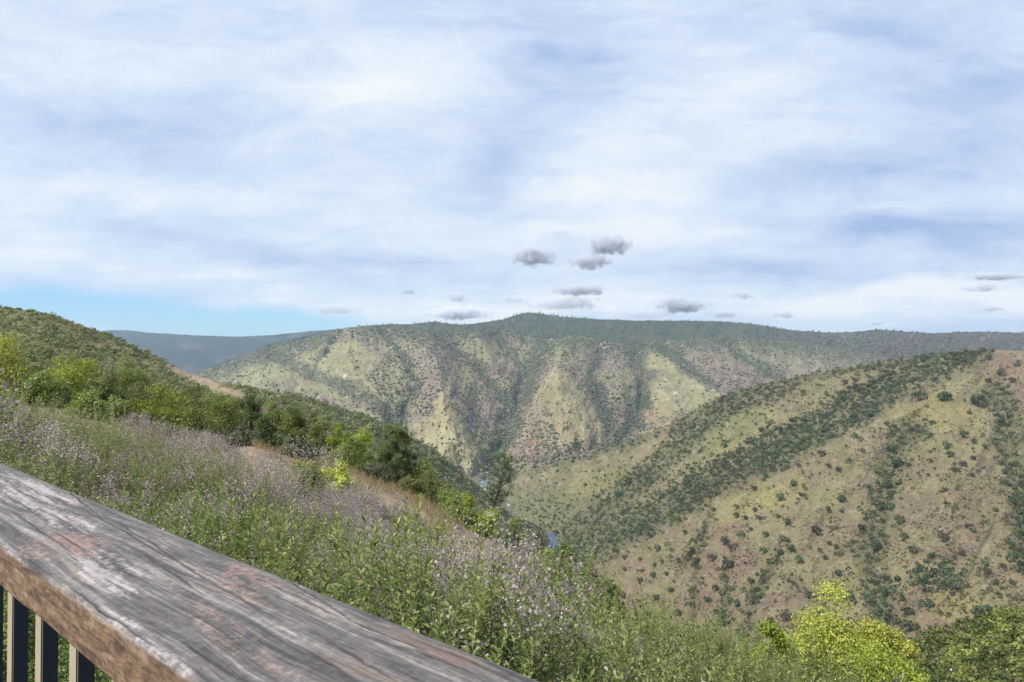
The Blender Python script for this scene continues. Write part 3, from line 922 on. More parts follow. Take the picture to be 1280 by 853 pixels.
# low brown brush tufts on the open slopes
px, py = scatter(hR, 640, 1330, 70000, lambda x, y, t: np.clip(0.30 + 1.0 * fbm(x / 26, y / 18, 4, 628, 0.6), 0, 1) * (y - t > 3))
P = on(hR, px, py)
v, f, c = clumps(P, 0.4 + 1.1 * rng.random(len(px)) ** 2, palette(len(px), [lin(136, 118, 100, 0.5), lin(120, 112, 90, 0.48), lin(112, 110, 82, 0.46), lin(148, 126, 108, 0.55), lin(104, 108, 80, 0.45)]), 8, 0.9, 0.6)
tag(obj('hill_brush', new_mesh('hill_brush', v, f, M_FAR, c)), 'low brown brush dotting the open grass of the hill across the river', 'brush', kind='stuff')


def oak_mesh(seed, cols, k=170):
    v, f, c = clumps(np.zeros((1, 3)), np.ones(1), cols[:1] * 0 + cols[:1], k, 0.34, 0.95, 1.0, 0.55)
    ang = np.arange(6) * math.pi / 3
    tr = np.concatenate([np.stack([np.cos(ang) * 0.10, np.sin(ang) * 0.10, 0 * ang - 0.15], 1), np.stack([np.cos(ang) * 0.06, np.sin(ang) * 0.06, 0 * ang + 0.8], 1)])
    tf = np.array([[i, (i + 1) % 6, 6 + (i + 1) % 6, 6 + i] for i in range(6)]) + len(v)
    return new_mesh('oak_trunk', tr, tf - len(v), M_BARK), new_mesh('oak_crown', v, f, M_FAR, c)


OAK = [oak_mesh(i, np.array([cc_])) for i, cc_ in enumerate([GREENS[0], GREENS[1], GREENS[2], TEALS[0], TEALS[2], lin(104, 98, 80, 0.5), lin(116, 98, 86, 0.5)])]
# oaks singled out by where they stand in the photograph: x, y of the base, crown width in pixels, kind
OAKP = [(1150, 502, 15, 2), (1185, 500, 13, 2), (1178, 503, 16, 0), (1222, 508, 20, 0), (1160, 548, 12, 1), (1205, 547, 11, 0), (1183, 562, 13, 1), (1188, 572, 12, 0), (1115, 566, 12, 3), (1120, 585, 14, 3), (1067, 524, 12, 0),
        (1087, 522, 14, 3), (1027, 571, 10, 5), (1038, 548, 9, 0), (1054, 536, 8, 1), (966, 588, 8, 5), (942, 614, 9, 5), (1035, 585, 8, 6), (1048, 590, 8, 6), (1108, 605, 11, 0), (1110, 612, 14, 2), (975, 626, 12, 1), (892, 640, 8, 0),
        (921, 636, 8, 1), (920, 648, 9, 0), (932, 650, 8, 5), (943, 640, 7, 5), (973, 648, 8, 0), (983, 656, 12, 1), (958, 672, 10, 3), (954, 692, 10, 3), (983, 678, 8, 0), (989, 690, 11, 0), (998, 704, 12, 3), (1021, 668, 13, 5),
        (1035, 640, 9, 0), (1066, 680, 9, 0), (1037, 682, 7, 5), (1032, 700, 9, 0), (1048, 720, 9, 3), (1076, 664, 11, 5), (1063, 752, 13, 2), (1062, 748, 11, 0), (1125, 656, 14, 0), (1141, 692, 13, 2), (1130, 676, 12, 1), (1180, 678, 13, 5),
        (1210, 660, 8, 5), (1234, 718, 10, 5), (1245, 640, 8, 0), (1202, 696, 8, 5), (1105, 748, 15, 0), (1135, 770, 14, 2), (1140, 790, 17, 2), (1222, 773, 16, 4), (1235, 765, 10, 0), (1104, 640, 16, 2), (1112, 622, 11, 0), (1095, 690, 16, 2),
        (1140, 540, 9, 0), (1216, 576, 8, 5), (1195, 590, 9, 5), (1250, 470, 10, 0), (1236, 450, 9, 0), (1252, 530, 10, 0), (1265, 478, 9, 6), (822, 690, 10, 1), (800, 668, 8, 0), (856, 668, 9, 0), (848, 704, 8, 5), (816, 722, 9, 3),
        (832, 720, 8, 0), (800, 730, 10, 1), (838, 740, 9, 0), (846, 770, 10, 5), (780, 700, 8, 0), (895, 768, 8, 0), (820, 750, 9, 3), (1080, 790, 12, 0), (1004, 494, 9, 0), (990, 528, 9, 1), (952, 540, 8, 5), (905, 560, 9, 0), (1068, 548, 9, 3)]
oak_n = 0
xs = [(p_[0], p_[1], p_[2], p_[3], True) for p_ in OAKP]
ax, ay = scatter(hR, 720, 1290, 3000, lambda x, y, t: np.clip(0.35 + 1.6 * fbm(x / 45, y / 36, 4, 638, 0.6), 0.02, 1) * (y - t > 4))
for x_, y_ in zip(ax, ay):
    if len(xs) >= 285: break
    if y_ > 800 or x_ < 730: continue
    w_ = (3.2 + 7.0 * rng.random() ** 1.9) * (0.75 + 0.5 * smooth(450, 720, y_))
    if all(abs(x_ - q[0]) + abs(y_ - q[1]) > 0.8 * (w_ + q[2]) for q in xs):
        xs.append((x_, y_, w_, int(rng.integers(0, 7)), False))
OPOS = on(hR, [q[0] for q in xs], [q[1] for q in xs])
for (x_, y_, w_, kd, big), p_ in zip(xs, OPOS):
    o = obj('oak_tree', OAK[kd][0])
    obj('crown', OAK[kd][1], o)
    s = w_ / F_PX * float(p_[1]) * (0.45 if not big else 0.42)
    o.location = tuple(p_); o.scale = (s * rng.uniform(.9, 1.15), s * rng.uniform(.9, 1.15), s * rng.uniform(.85, 1.15)); o.rotation_euler.z = rng.uniform(0, 6.28)
    if kd >= 5: tag(o, 'small brownish round oak dotting the hill across the river', 'tree', 'brownish oaks on the hill across the river')
    elif kd >= 3: tag(o, 'small blue green round oak dotting the hill across the river', 'tree', 'blue green oaks on the hill across the river')
    else: tag(o, 'small dark green round oak dotting the hill across the river', 'tree', 'dark green oaks on the hill across the river')


# ---- chaparral on the left hill
def dens_left(x, y, t):
    n2 = fbm(x / 12, y / 7, 4, 408, 0.62)
    d = 0.75 - 0.9 * n2
    q, _ = segdist(x, y, [(215, 458), (262, 482), (300, 497)])
    d = d * smooth(3, 10, q + 4 * n2)
    low = smooth(560, 600, x) * smooth(8, 26, y - t)
    return np.clip(d * (1 - 0.6 * low), 0.02, 1) * (y < np.interp(x, [0, 200, 400, 500, 600, 700], [500, 540, 600, 640, 700, 730]))


px, py = scatter(hL, -60, 720, 26000, dens_left)
P = on(hL, px, py)
s = np.clip(rng.uniform(2.2, 4.8, len(px)) / F_PX * P[:, 1], 0.5, 3.2) * np.where(py - pl(L_TOP, px) < 2, 0.6, 1)
cc = palette(len(px), [lin(128, 140, 94, 0.70), lin(114, 128, 84, 0.68), lin(142, 148, 106, 0.7), lin(120, 130, 100, 0.66), lin(158, 156, 124, 0.7), lin(106, 120, 82, 0.62), lin(150, 144, 114, 0.68)])
v, f, c = clumps(P, s, cc * 1.2, 34, 0.44, 0.75)
tag(obj('chaparral', new_mesh('chaparral', v, f, M_FAR, c)), 'olive chaparral brush covering the left hill', 'chaparral', kind='stuff')

# thicket on the nearer bank at the lower right
px, py = scatter(hN, 1040, 1340, 9000, lambda x, y, t: 1.0 + 0 * x)
px = px[:3600]; py = py[:3600]
P = on(hN, px, py)
bn = fbm(px / 22, py / 9, 3, 518)
cc = np.where((bn > 0.12)[:, None], palette(len(px), [lin(136, 144, 78, 0.7), lin(146, 150, 88, 0.72)]), palette(len(px), [lin(96, 110, 62, 0.62), lin(112, 122, 70, 0.64), lin(88, 100, 60, 0.58), lin(124, 116, 92, 0.6)]))
v, f, c = clumps(P, rng.uniform(0.5, 1.25, len(px)), cc, 46, 0.34, 0.75)
tag(obj('bank_thicket', new_mesh('bank_thicket', v, f, M_FAR, c)), 'dark green thicket covering the bank at the lower right', 'thicket', kind='stuff')

# ------------------------------------------------------------------ the slope below the deck
RAIL_A = np.array([0.755, -0.656]); RAIL_A /= np.linalg.norm(RAIL_A)
RAIL_N = np.array([-RAIL_A[1], RAIL_A[0]])
S0 = [(-600, 24), (0, 24), (100, 27), (200, 29), (300, 33), (400, 33), (500, 31), (575, 20), (640, 17), (700, 14.5), (860, 13.0), (1000, 15.5), (1130, 15), (1280, 12), (1700, 12)]
XS = [(-600, .32), (0, .32), (500, .38), (620, .45), (700, .7), (900, .9), (1700, .9)]
TOP0, TBX, TCY, VEG = -1.26, -0.334, -0.208, 0.9


EDGE = [(-110, 472), (0, 478), (60, 496), (110, 510), (150, 518), (210, 540), (260, 542), (300, 562), (345, 586), (420, 605), (470, 610), (520, 630), (570, 672), (620, 690), (690, 704), (740, 735), (800, 757), (860, 774), (950, 788), (1010, 800), (1100, 838), (1160, 853), (1300, 900)]


def ground(x, y, veg=VEG):
    x = np.asarray(x, float); y = np.asarray(y, float)
    s = np.hypot(x, y)
    apx = np.where(y > 0.3, CX + F_PX * np.clip(x / np.maximum(y, 0.3), -2, 2), np.where(x < 0, -600, 1700))
    ds = np.maximum(0, s - pl(S0, apx))
    zp = TOP0 + TBX * x + TCY * y
    qx, qy = pix(np.stack(np.broadcast_arrays(x, np.maximum(y, 0.3), zp), -1))
    e_ = pl(EDGE, qx)
    bank = smooth(e_ + 7, e_ - 3, qy) * (y > 2) * smooth(760, 640, qx) * smooth(255, 330, qx)
    z = zp - veg * (1 - 0.8 * bank) - pl(XS, apx) * (np.sqrt(ds ** 2 + 36) - 6)
    z = z + 0.16 * fbm(x / 3.1, y / 3.1, 3, 701) + 0.04 * fbm(x / 0.6, y / 0.6, 3, 702)
    nd = RAIL_N[0] * x + RAIL_N[1] * y
    return np.where(nd < 0.9, np.minimum(z, -1.75 - 0.2 * smooth(0.9, 0.2, nd)), z)


az = np.radians(np.linspace(-118, 100, 520)); ss = np.concatenate([[0.05], np.geomspace(0.6, 46, 200), np.linspace(50, 150, 16)])
AZ, SS = np.meshgrid(az, ss)
GX, GY = SS * np.sin(AZ), SS * np.cos(AZ)
GZ = ground(GX, GY)
n2 = fbm(GX / 1.4, GY / 1.4, 4, 711); n3 = fbm(GX / 0.3, GY / 0.3, 3, 712)
c = np.ones(GX.shape + (3,)) * lin(158, 140, 120, 0.56)
c = blend(c, smooth(0.0, 0.4, n2) * 0.8, lin(136, 118, 98, 0.52))
c = blend(c, smooth(0.05, 0.35, n3 + 0.5 * n2) * 0.5, lin(180, 166, 140, 0.6))
V = np.stack([GX, GY, GZ], -1)
nr, nc = GX.shape
idx = np.arange(nr * nc).reshape(nr, nc)
Fc = np.stack([idx[:-1, :-1], idx[:-1, 1:], idx[1:, 1:], idx[1:, :-1]], -1).reshape(-1, 4)
o = obj('near_slope', new_mesh('near_slope', V.reshape(-1, 3), Fc[:, ::-1], M_NEAR, c.reshape(-1, 3), smooth_=True))
tag(o, 'reddish bare earth of the slope falling away below the railing', 'slope', kind='structure')

# ---- upright leafy plants: stems, lance shaped leaves, lilac flower heads


def plant(seed, nst, height, spread, nleaf, leaf_l, leaf_w, leafcols, nflow, flowcols, bare=0.05, lod=1.0):
    r = np.random.default_rng(seed)
    sv, sf, lv, lf, lc, fv, ff, fc = [], [], [], [], [], [], [], []
    leafcols = np.array(leafcols)
    for i in range(nst):
        a = r.uniform(0, 6.283); q = spread * math.sqrt(r.random())
        b0 = np.array([math.cos(a) * q * 0.35, math.sin(a) * q * 0.35, -0.08])
        h = height * r.uniform(0.78, 1.12) * (1.08 - 0.42 * (q / spread) ** 2)
        tip = np.array([math.cos(a) * q * 1.15 + r.normal() * 0.05, math.sin(a) * q * 1.15 + r.normal() * 0.05, h])
        mid = (b0 + tip) / 2 + np.array([math.cos(a), math.sin(a), 0]) * 0.05 * q + r.normal(size=3) * 0.02
        tt = np.linspace(0, 1, 6)[:, None]
        path = (1 - tt) ** 2 * b0 + 2 * tt * (1 - tt) * mid + tt ** 2 * tip
        rad = 0.0042 * (1 - 0.7 * tt[:, 0])
        base = sum(len(x) for x in sv)
        for p_, ra in zip(path, rad):
            sv.append(np.array([p_ + (ra, 0, 0), p_ + (-ra * .5, ra * .87, 0), p_ + (-ra * .5, -ra * .87, 0)]))
        for j in range(5):
            for k_ in range(3):
                sf.append([base + 3 * j + k_, base + 3 * j + (k_ + 1) % 3, base + 3 * j + 3 + (k_ + 1) % 3, base + 3 * j + 3 + k_])
        # leaves spiral up the stem
        nl = int(nleaf * r.uniform(0.8, 1.2))
        t_ = np.linspace(bare, 1.0, nl) + r.normal(size=nl) * 0.01
        t_ = np.clip(t_, 0, 1)[:, None]
        pos = (1 - t_) ** 2 * b0 + 2 * t_ * (1 - t_) * mid + t_ ** 2 * tip
        ph = np.arange(nl) * 2.4 + r.uniform(0, 6)
        el = r.uniform(0.15, 0.75, nl) + 0.5 * t_[:, 0] ** 4
        dr = np.stack([np.cos(ph) * np.cos(el), np.sin(ph) * np.cos(el), np.sin(el)], 1)
        ln = (leaf_l * r.uniform(0.65, 1.25, nl) * (1 - 0.35 * t_[:, 0] ** 3))[:, None]
        wd = ln * (leaf_w / leaf_l) * 0.5
        side = np.stack([-np.sin(ph), np.cos(ph), np.zeros(nl)], 1)
        up = np.cross(dr, side)
        roll = r.normal(size=(nl, 1)) * 0.35
        side = side * np.cos(roll) + up * np.sin(roll)
        m1 = pos + dr * ln * 0.45
        tipp = pos + dr * ln - np.array([0, 0, 1]) * ln * r.uniform(0.05, 0.35, (nl, 1))
        fold = up * -0.25 * wd
        b_ = sum(len(x) for x in lv)
        lv.append(np.stack([pos, m1 + side * wd - fold, tipp, m1 - side * wd - fold], 1).reshape(-1, 3))
        lf.append(np.arange(nl * 4).reshape(nl, 4) + b_)
        cl = 1.16 * leafcols[r.integers(0, len(leafcols), nl)] * (1 + 0.45 * (r.random((nl, 1)) - 0.5))
        young = np.clip((t_ - 0.75) * 2.2, 0, 0.5)
        cl = cl * (1 - young) + cl * np.array([1.35, 1.3, 1.1]) * young
        lc.append(np.repeat(cl, 4, 0))
        if nflow and r.random() < 0.85:
            nf = int(nflow * r.uniform(0.5, 1.4))
            o_ = r.normal(size=(nf, 3)) * np.array([0.040, 0.040, 0.050]) * (0.75 + nflow / 130) + tip - np.array([0, 0, 0.02])
            nrm = r.normal(size=(nf, 3)) + np.array([0, 0, 0.6])
            v_, f_ = quads(o_, nrm, r.uniform(0.011, 0.022, nf) * (0.7 if nflow < 20 else 1.0), 0.8)
            b_ = sum(len(x) for x in fv)
            fv.append(v_); ff.append(f_ + b_)
            fc.append(np.repeat(np.array(flowcols)[r.integers(0, len(flowcols), nf)] * (1 + 0.3 * (r.random((nf, 1)) - 0.5)), 4, 0))
    cat = lambda l: np.concatenate(l) if l else None
    return dict(sv=cat(sv), sf=np.array(sf), lv=cat(lv), lf=cat(lf), lc=cat(lc), fv=cat(fv), ff=cat(ff), fc=cat(fc))


L_GREEN = [lin(142, 152, 92, 0.74), lin(128, 142, 82, 0.7), lin(156, 162, 110, 0.76), lin(108, 124, 66, 0.62)]
L_DEEP = [lin(116, 138, 70, 0.66), lin(100, 122, 58, 0.62), lin(128, 148, 82, 0.68)]
L_GREY = [lin(140, 148, 100, 0.7), lin(124, 136, 88, 0.66), lin(154, 156, 118, 0.7), lin(156, 148, 122, 0.68)]
L_YELL = [lin(160, 172, 84, 0.72), lin(146, 160, 74, 0.7), lin(174, 180, 100, 0.72)]
L_TAN = [lin(160, 142, 112, 0.6), lin(138, 126, 96, 0.58), lin(140, 140, 92, 0.58)]
FL = [lin(190, 174, 184, 0.7), lin(178, 162, 174, 0.66), lin(200, 186, 190, 0.72), lin(178, 160, 158, 0.64)]
FLW = [lin(196, 186, 188, 0.66), lin(180, 168, 170, 0.62), lin(204, 198, 192, 0.68)]
KINDS = {
    'green': [plant(100 + i, 22, 0.88, 0.60, 92, 0.068, 0.0190, L_GREEN, 3, FLW) for i in range(3)],
    'deep': [plant(120 + i, 22, 0.84, 0.60, 92, 0.066, 0.0190, L_DEEP, 0, FL) for i in range(3)],
    'lilac': [plant(140 + i, 22, 0.84, 0.56, 60, 0.060, 0.0170, L_GREY + L_GREEN[:1], 110, FL) for i in range(3)],
    'grey': [plant(160 + i, 22, 0.82, 0.56, 76, 0.058, 0.0175, L_GREY + L_GREEN[:2], 10, FLW) for i in range(3)],
    'yellow': [plant(180 + i, 16, 0.88, 0.42, 56, 0.075, 0.026, L_YELL + L_GREEN[:1], 0, FL) for i in range(2)],
    'tan': [plant(190 + i, 16, 0.62, 0.34, 20, 0.050, 0.010, L_TAN, 14, FL) for i in range(2)],
}
LAB = {'green': ('leafy bright green upright shrub with a few pale flowers on the slope below the railing', 'bright green leafy shrubs on the slope below the railing'),
       'deep': ('leafy deep green flowerless shrub on the slope below the railing', 'deep green shrubs on the slope below the railing'),
       'lilac': ('upright shrub topped with lilac flower heads on the slope below the railing', 'lilac flowering shrubs on the slope below the railing'),
       'grey': ('grey green shrub sprinkled with whitish flowers on the slope below the railing', 'grey green shrubs on the slope below the railing'),
       'yellow': ('small yellow green shrub among the lilac flowers on the slope below the railing', 'yellow green shrubs on the slope below the railing'),
       'tan': ('low half dry tan shrub with few leaves on the slope below the railing', 'dry tan shrubs on the slope below the railing')}
PM = {}
for k_, lst in KINDS.items():
    PM[k_] = []
    for q in lst:
        a_ = new_mesh('shrub_stems', q['sv'], q['sf'], M_TWIG)
        b_ = new_mesh('shrub_foliage', q['lv'], q['lf'], M_LEAF, q['lc'])
        c_ = new_mesh('shrub_blossom', q['fv'], q['ff'], M_PETAL, q['fc']) if q['fv'] is not None else None
        PM[k_].append((a_, b_, c_))

BARE = [[(300, 515), (345, 520), (470, 585), (530, 600), (580, 660), (560, 668), (500, 612), (430, 612), (370, 585), (310, 548)]]
cand = []
sp_ = 0.60
gx, gy = np.meshgrid(np.arange(-32, 26, sp_), np.arange(0.6, 42, sp_))
gx = (gx + rng.uniform(-.42, .42, gx.shape) * sp_).ravel(); gy = (gy + rng.uniform(-.42, .42, gy.shape) * sp_).ravel()
gz = ground(gx, gy)
for x_, y_, z_ in zip(gx, gy, gz):
    if RAIL_N[0] * x_ + RAIL_N[1] * y_ < (1.1 if x_ < -1 else 1.35): continue
    s_ = math.hypot(x_, y_)
    ppx, ppy = pix(np.array([x_, y_, z_ + 0.95]))
    if ppx < -110 or ppx > 1240 or ppy > 980: continue
    lim = pl(S0, ppx)
    if s_ > lim + 4: continue
    if ppy < pl(EDGE, ppx) - 4: continue
    if s_ > 26 and rng.random() < 0.3: continue
    n_ = float(fbm(x_ / 2.6, y_ / 2.6, 3, 731)); m_ = float(fbm(x_ / 1.5 + 40, y_ / 1.5, 3, 741))
    bare = any(inpoly(np.array([ppx]), np.array([ppy]), b)[0] for b in BARE)
    if bare and rng.random() < 0.68: continue
    # which kind grows where
    line = 455 + 0.36 * ppx                        # lilac belt runs down across the slope
    belt = math.exp(-((ppy - line - 22) / 62) ** 2) * (0.28 + 0.72 * float(smooth(120, 400, ppx))) * (1 - 0.88 * float(smooth(690, 800, ppx)))
    up_left = smooth(420, 150, ppx) * smooth(640, 560, ppy)
    wts = {'lilac': (2.5 + 2.5 * float(smooth(250, 420, ppx))) * belt * (0.55 + 1.2 * m_) + 0.10, 'grey': 0.25 + 1.0 * up_left, 'green': 0.35 + 1.5 * smooth(540, 700, ppy) * smooth(200, 450, ppx),
           'deep': 0.25 + 0.5 * n_ + 0.5 * smooth(560, 640, ppy) * smooth(520, 250, ppx), 'yellow': 0.08 + 0.30 * smooth(460, 250, ppx) * (m_ > 0.05) * belt, 'tan': (1.4 if bare else 0.10 * belt)}
    ks_ = list(wts); wv_ = np.clip(np.array([float(wts[q]) for q in ks_]), 0.0, None) ** 1.7
    kd = ks_[rng.choice(len(ks_), p=wv_ / wv_.sum())]
    if bare and kd != 'tan' and rng.random() < 0.6: kd = 'tan'
    sc = rng.uniform(0.72, 1.2) * (1 + 0.85 * float(fbm(x_ / 1.5 + 9, y_ / 1.5, 3, 751)))
    vis = (-30 < ppx < 1310) and ppy < 880
    cand.append((s_ / sc if vis else 999 + s_, x_, y_, z_, kd, int(rng.integers(0, len(PM[kd]))), sc, rng.uniform(0, 6.283)))
cand.sort()
mass_v, mass_f, mass_c, mass_m = [], [], [], []
nb = 0
for i, (s_, x_, y_, z_, kd, vi, sc, rz) in enumerate(cand):
    if i < 290:
        a_, b_, c_ = PM[kd][vi]
        o = obj('shrub', a_)
        o.location = (x_, y_, z_); o.rotation_euler = (rng.normal() * .08, rng.normal() * .08, rz); o.scale = (sc, sc, sc * rng.uniform(.85, 1.15))
        tag(o, LAB[kd][0], 'shrub', LAB[kd][1])
        obj('foliage', b_, o)
        if c_: obj('blossom', c_, o)
    else:
        q = KINDS[kd][vi]
        ca, sa = math.cos(rz), math.sin(rz)
        Rz = np.array([[ca, -sa, 0], [sa, ca, 0], [0, 0, 1]]) * sc
        tone_ = 1 + 0.3 * (rng.random() - 0.5)
        for vv, f4, c4, mi in ((q['lv'], q['lf'], q['lc'], 0), (q['fv'], q['ff'], q['fc'], 1)):
            if vv is None: continue
            n4 = len(f4); keep = np.arange(n4)
            if s_ > 12: keep = keep[rng.random(n4) < 0.62]
            w4 = vv.reshape(n4, 4, 3)[keep]; 
            if s_ > 12: cen = w4.mean(1, keepdims=True); w4 = cen + (w4 - cen) * (1.28 if mi == 0 else 2.1)
            w4 = w4.reshape(-1, 3) @ Rz.T + np.array([x_, y_, z_])
            mass_v.append(w4); mass_f.append(np.arange(len(keep) * 4).reshape(-1, 4) + nb); nb += len(keep) * 4
            mass_c.append(c4.reshape(n4, 4, 3)[keep].reshape(-1, 3) * tone_); mass_m.append(np.full(len(keep), mi))
print('plants', len(cand))
me = new_mesh('flowering_brush', np.concatenate(mass_v), np.concatenate(mass_f), [M_LEAF, M_PETAL], np.concatenate(mass_c), np.concatenate(mass_m))
tag(obj('flowering_brush', me), 'continuous grey green and lilac flowering brush covering the upper slope', 'brush', kind='stuff')


# ---- bushes and pines that stand out
def tube(path, rads, k=7):
    path = np.array(path, float); n = len(path)
    v = []
    for i in range(n):
        d = path[min(i + 1, n - 1)] - path[max(i - 1, 0)]
        d /= np.linalg.norm(d) + 1e-9
        u = np.cross(d, [0.3, 0.9, 0.1]); u /= np.linalg.norm(u); w_ = np.cross(d, u)
        for j in range(k):
            a = 2 * math.pi * j / k
            v.append(path[i] + rads[i] * (math.cos(a) * u + math.sin(a) * w_))
    f = [[i * k + j, i * k + (j + 1) % k, (i + 1) * k + (j + 1) % k, (i + 1) * k + j] for i in range(n - 1) for j in range(k)]
    return np.array(v), np.array(f)


def join(parts):
    v, f, b = [], [], 0
    for a, q in parts:
        v.append(a); f.append(q + b); b += len(a)
    return np.concatenate(v), np.concatenate(f)


def bush(px, py_top, wpx, d, pal, label, cat='bush', name='bush', leaf=0.075, dens=1.0, flat_=0.8, group=None, minh=0.8):
    x_, y_ = (px - CX) / F_PX * d, d
    z0 = float(ground(x_, y_)) - 0.1
    ztop = float(at(px, py_top, d)[2])
    wd = wpx / F_PX * d
    z0 = max(z0, ztop - max(1.5 * wd, minh))
    H = max(ztop - z0, minh)
    nl = int(14 + 8 * wd)
    o_d = rng.normal(size=(nl, 3)); o_d[:, 2] = np.abs(o_d[:, 2]) * 1.1 + 0.05
    o_d /= np.linalg.norm(o_d, axis=1, keepdims=True)
    rr = rng.uniform(0.5, 0.92, (nl, 1))
    lob = o_d * rr * np.array([wd * 0.5, wd * 0.5, H * 0.86])
    lob[:, 2] = np.maximum(lob[:, 2], 0.18 * H)
    lr = rng.uniform(0.12, 0.24, nl) * (wd * 0.6 + H * 0.4)
    k_ = int(max(110, 400 * dens * min(1.0, (np.mean(lr) / leaf / 6) ** 2 + 0.25)))
    dd = rng.normal(size=(nl, k_, 3)); dd[:, :, 2] = dd[:, :, 2] * 0.8 + 0.3; dd /= np.linalg.norm(dd, axis=2, keepdims=True)
    p = lob[:, None] + dd * lr[:, None, None] * rng.uniform(0.35, 1.12, (nl, k_, 1)) * np.array([1, 1, flat_])
    p = p.reshape(-1, 3); dd = dd.reshape(-1, 3)
    p[:, 2] *= H / max(np.percentile(p[:, 2], 98.5), 1e-3)
    for ax_ in (0, 1): p[:, ax_] *= wd * 0.46 / max(np.percentile(np.abs(p[:, ax_]), 95), 1e-3)
    ok = (p[:, 2] > 0.02)
    p, dd = p[ok], dd[ok]
    v, f = quads(p, dd + np.array([0, 0, 0.4]), leaf * rng.uniform(0.7, 1.4, len(p)), 0.6, 0.7)
    pal = np.array(pal)
    lobt = np.repeat(rng.uniform(0.84, 1.14, nl), k_)[ok]
    c_ = pal[rng.integers(0, len(pal), len(p))] * (1 + 0.4 * (rng.random((len(p), 1)) - 0.5)) * lobt[:, None]
    stems = []
    for i in range(min(nl, 12)):
        b = np.array([rng.normal() * 0.05 * wd, rng.normal() * 0.05 * wd, -0.15])
        m_ = (b + lob[i]) / 2 + np.array([0, 0, 0.08 * H])
        stems.append(tube([b, m_, lob[i]], [0.02 + 0.008 * wd, 0.015 + 0.004 * wd, 0.006], 5))
    sv, sf = join(stems)
    o = obj(name, new_mesh(name + '_stems', sv, sf, M_BARK))
    o.location = (x_, y_, z0)
    obj('crown', new_mesh(name + '_crown', v, f, M_LEAF, np.repeat(c_, 4, 0)), o)
    return tag(o, label, cat, group)


P_LIME = [lin(168, 178, 72, 0.74), lin(150, 168, 64, 0.72), lin(184, 188, 88, 0.76), lin(132, 152, 58, 0.68)]
P_YEL = [lin(194, 194, 92, 0.82), lin(184, 188, 84, 0.8), lin(208, 206, 120, 0.84), lin(166, 174, 80, 0.76)]
P_MID = [lin(138, 150, 82, 0.76), lin(124, 140, 72, 0.72), lin(152, 162, 94, 0.78)]
P_DARK = [lin(98, 112, 64, 0.62), lin(110, 122, 74, 0.64), lin(88, 100, 58, 0.58)]
P_OLIVE = [lin(134, 138, 84, 0.62), lin(120, 126, 76, 0.6), lin(148, 148, 98, 0.64)]
P_GREYG = [lin(124, 132, 104, 0.52), lin(112, 122, 98, 0.5), lin(136, 140, 114, 0.56)]
BUSHES = [(8, 424, 62, 24, P_YEL, 'yellow green bush cut off by the left edge of the photo'), (48, 468, 60, 24, P_MID, 'mid green bush between the left edge bush and the tall lime bush'),
          (96, 450, 78, 27, P_LIME, 'tall bright lime green bush under the left hill'), (158, 452, 62, 32, P_MID, 'round darker green bush right of the tall lime bush'),
          (132, 480, 52, 25, P_DARK, 'dark olive bush between the two lime green bushes'), (205, 487, 66, 25, P_LIME, 'bright lime green bush low in the middle of the bush row'),
          (172, 482, 60, 28, P_OLIVE, 'flat topped olive bush behind the second lime bush'), (240, 485, 40, 33, P_OLIVE, 'dull olive bush just right of the second lime bush'),
          (278, 493, 42, 31, P_MID, 'mid green bush above the bare earth patch'), (315, 496, 26, 36, P_DARK, 'small dark bush on the skyline above the bare earth'),
          (250, 508, 60, 25, P_MID, 'soft green bush in front of the dull olive bush'), (334, 524, 32, 29, P_DARK, 'dark round bush on the bare earth'),
          (302, 532, 32, 27, P_GREYG, 'low grey bush left of the dark round bush on bare earth'), (374, 549, 44, 26, P_DARK, 'wide dark green bush below the bare earth patch'),
          (367, 509, 28, 38, P_MID, 'green bush on the skyline past the bare earth'), (398, 527, 24, 36, P_OLIVE, 'olive bush next down the skyline'), (422, 532, 28, 36, P_LIME, 'yellow green bush halfway down the skyline row'),
          (452, 540, 34, 36, P_LIME, 'larger yellow green bush left of the dense pine'), (470, 580, 40, 30, P_GREYG, 'low grey green bush at the foot of the dense pine'),
          (528, 576, 38, 36, P_MID, 'green bush right behind the dense pine'), (545, 594, 36, 34, P_OLIVE, 'olive bush in the row below the dense pine'), (560, 614, 50, 28, P_MID, 'round green bush at the end of the earth bank'),
          (582, 620, 28, 27, P_LIME, 'small bright green bush right of the round one by the earth bank'), (603, 640, 56, 24, P_LIME, 'lime green bush at the foot of the leaning pine'), (642, 654, 46, 23, P_MID, 'green bush right of the leaning pine'),
          (668, 668, 44, 21, P_OLIVE, 'olive bush farther down the edge from the leaning pine'), (640, 676, 40, 20, P_DARK, 'dark low bush under the green bush by the leaning pine'), (706, 682, 26, 26, P_DARK, 'dark pointed bush just right of the river'),
          (682, 690, 34, 18, P_LIME, 'small yellowish bush below the river'), (735, 706, 44, 20, P_OLIVE, 'olive bush on the slope edge right of the river'),
          (420, 590, 44, 19, P_YEL, 'small yellow bush among lilac flowers below the wide dark bush'), (385, 606, 40, 17, P_LIME, 'small lime bush among lilac flowers left of the small yellow bush'),
          (1026, 742, 104, 13.5, P_YEL, 'large bright yellow bush at the lower right edge of the slope'), (962, 778, 44, 13, P_LIME, 'low yellow green bush left of the large bright yellow bush'),
          (1082, 778, 60, 13, P_YEL, 'middle sized bright yellow bush right of the large one'), (1118, 792, 46, 13, P_YEL, 'smallest bright yellow bush farthest to the lower right'), (1108, 818, 90, 12, P_LIME, 'spreading lime green bush in front of the bright yellow bushes')]
for (px_, pt_, w_, d_, pal_, lab_) in BUSHES:
    bush(px_, pt_, w_, d_, pal_, lab_, leaf=0.07 if d_ > 18 else 0.048, dens=1.0 if d_ > 18 else 1.7)
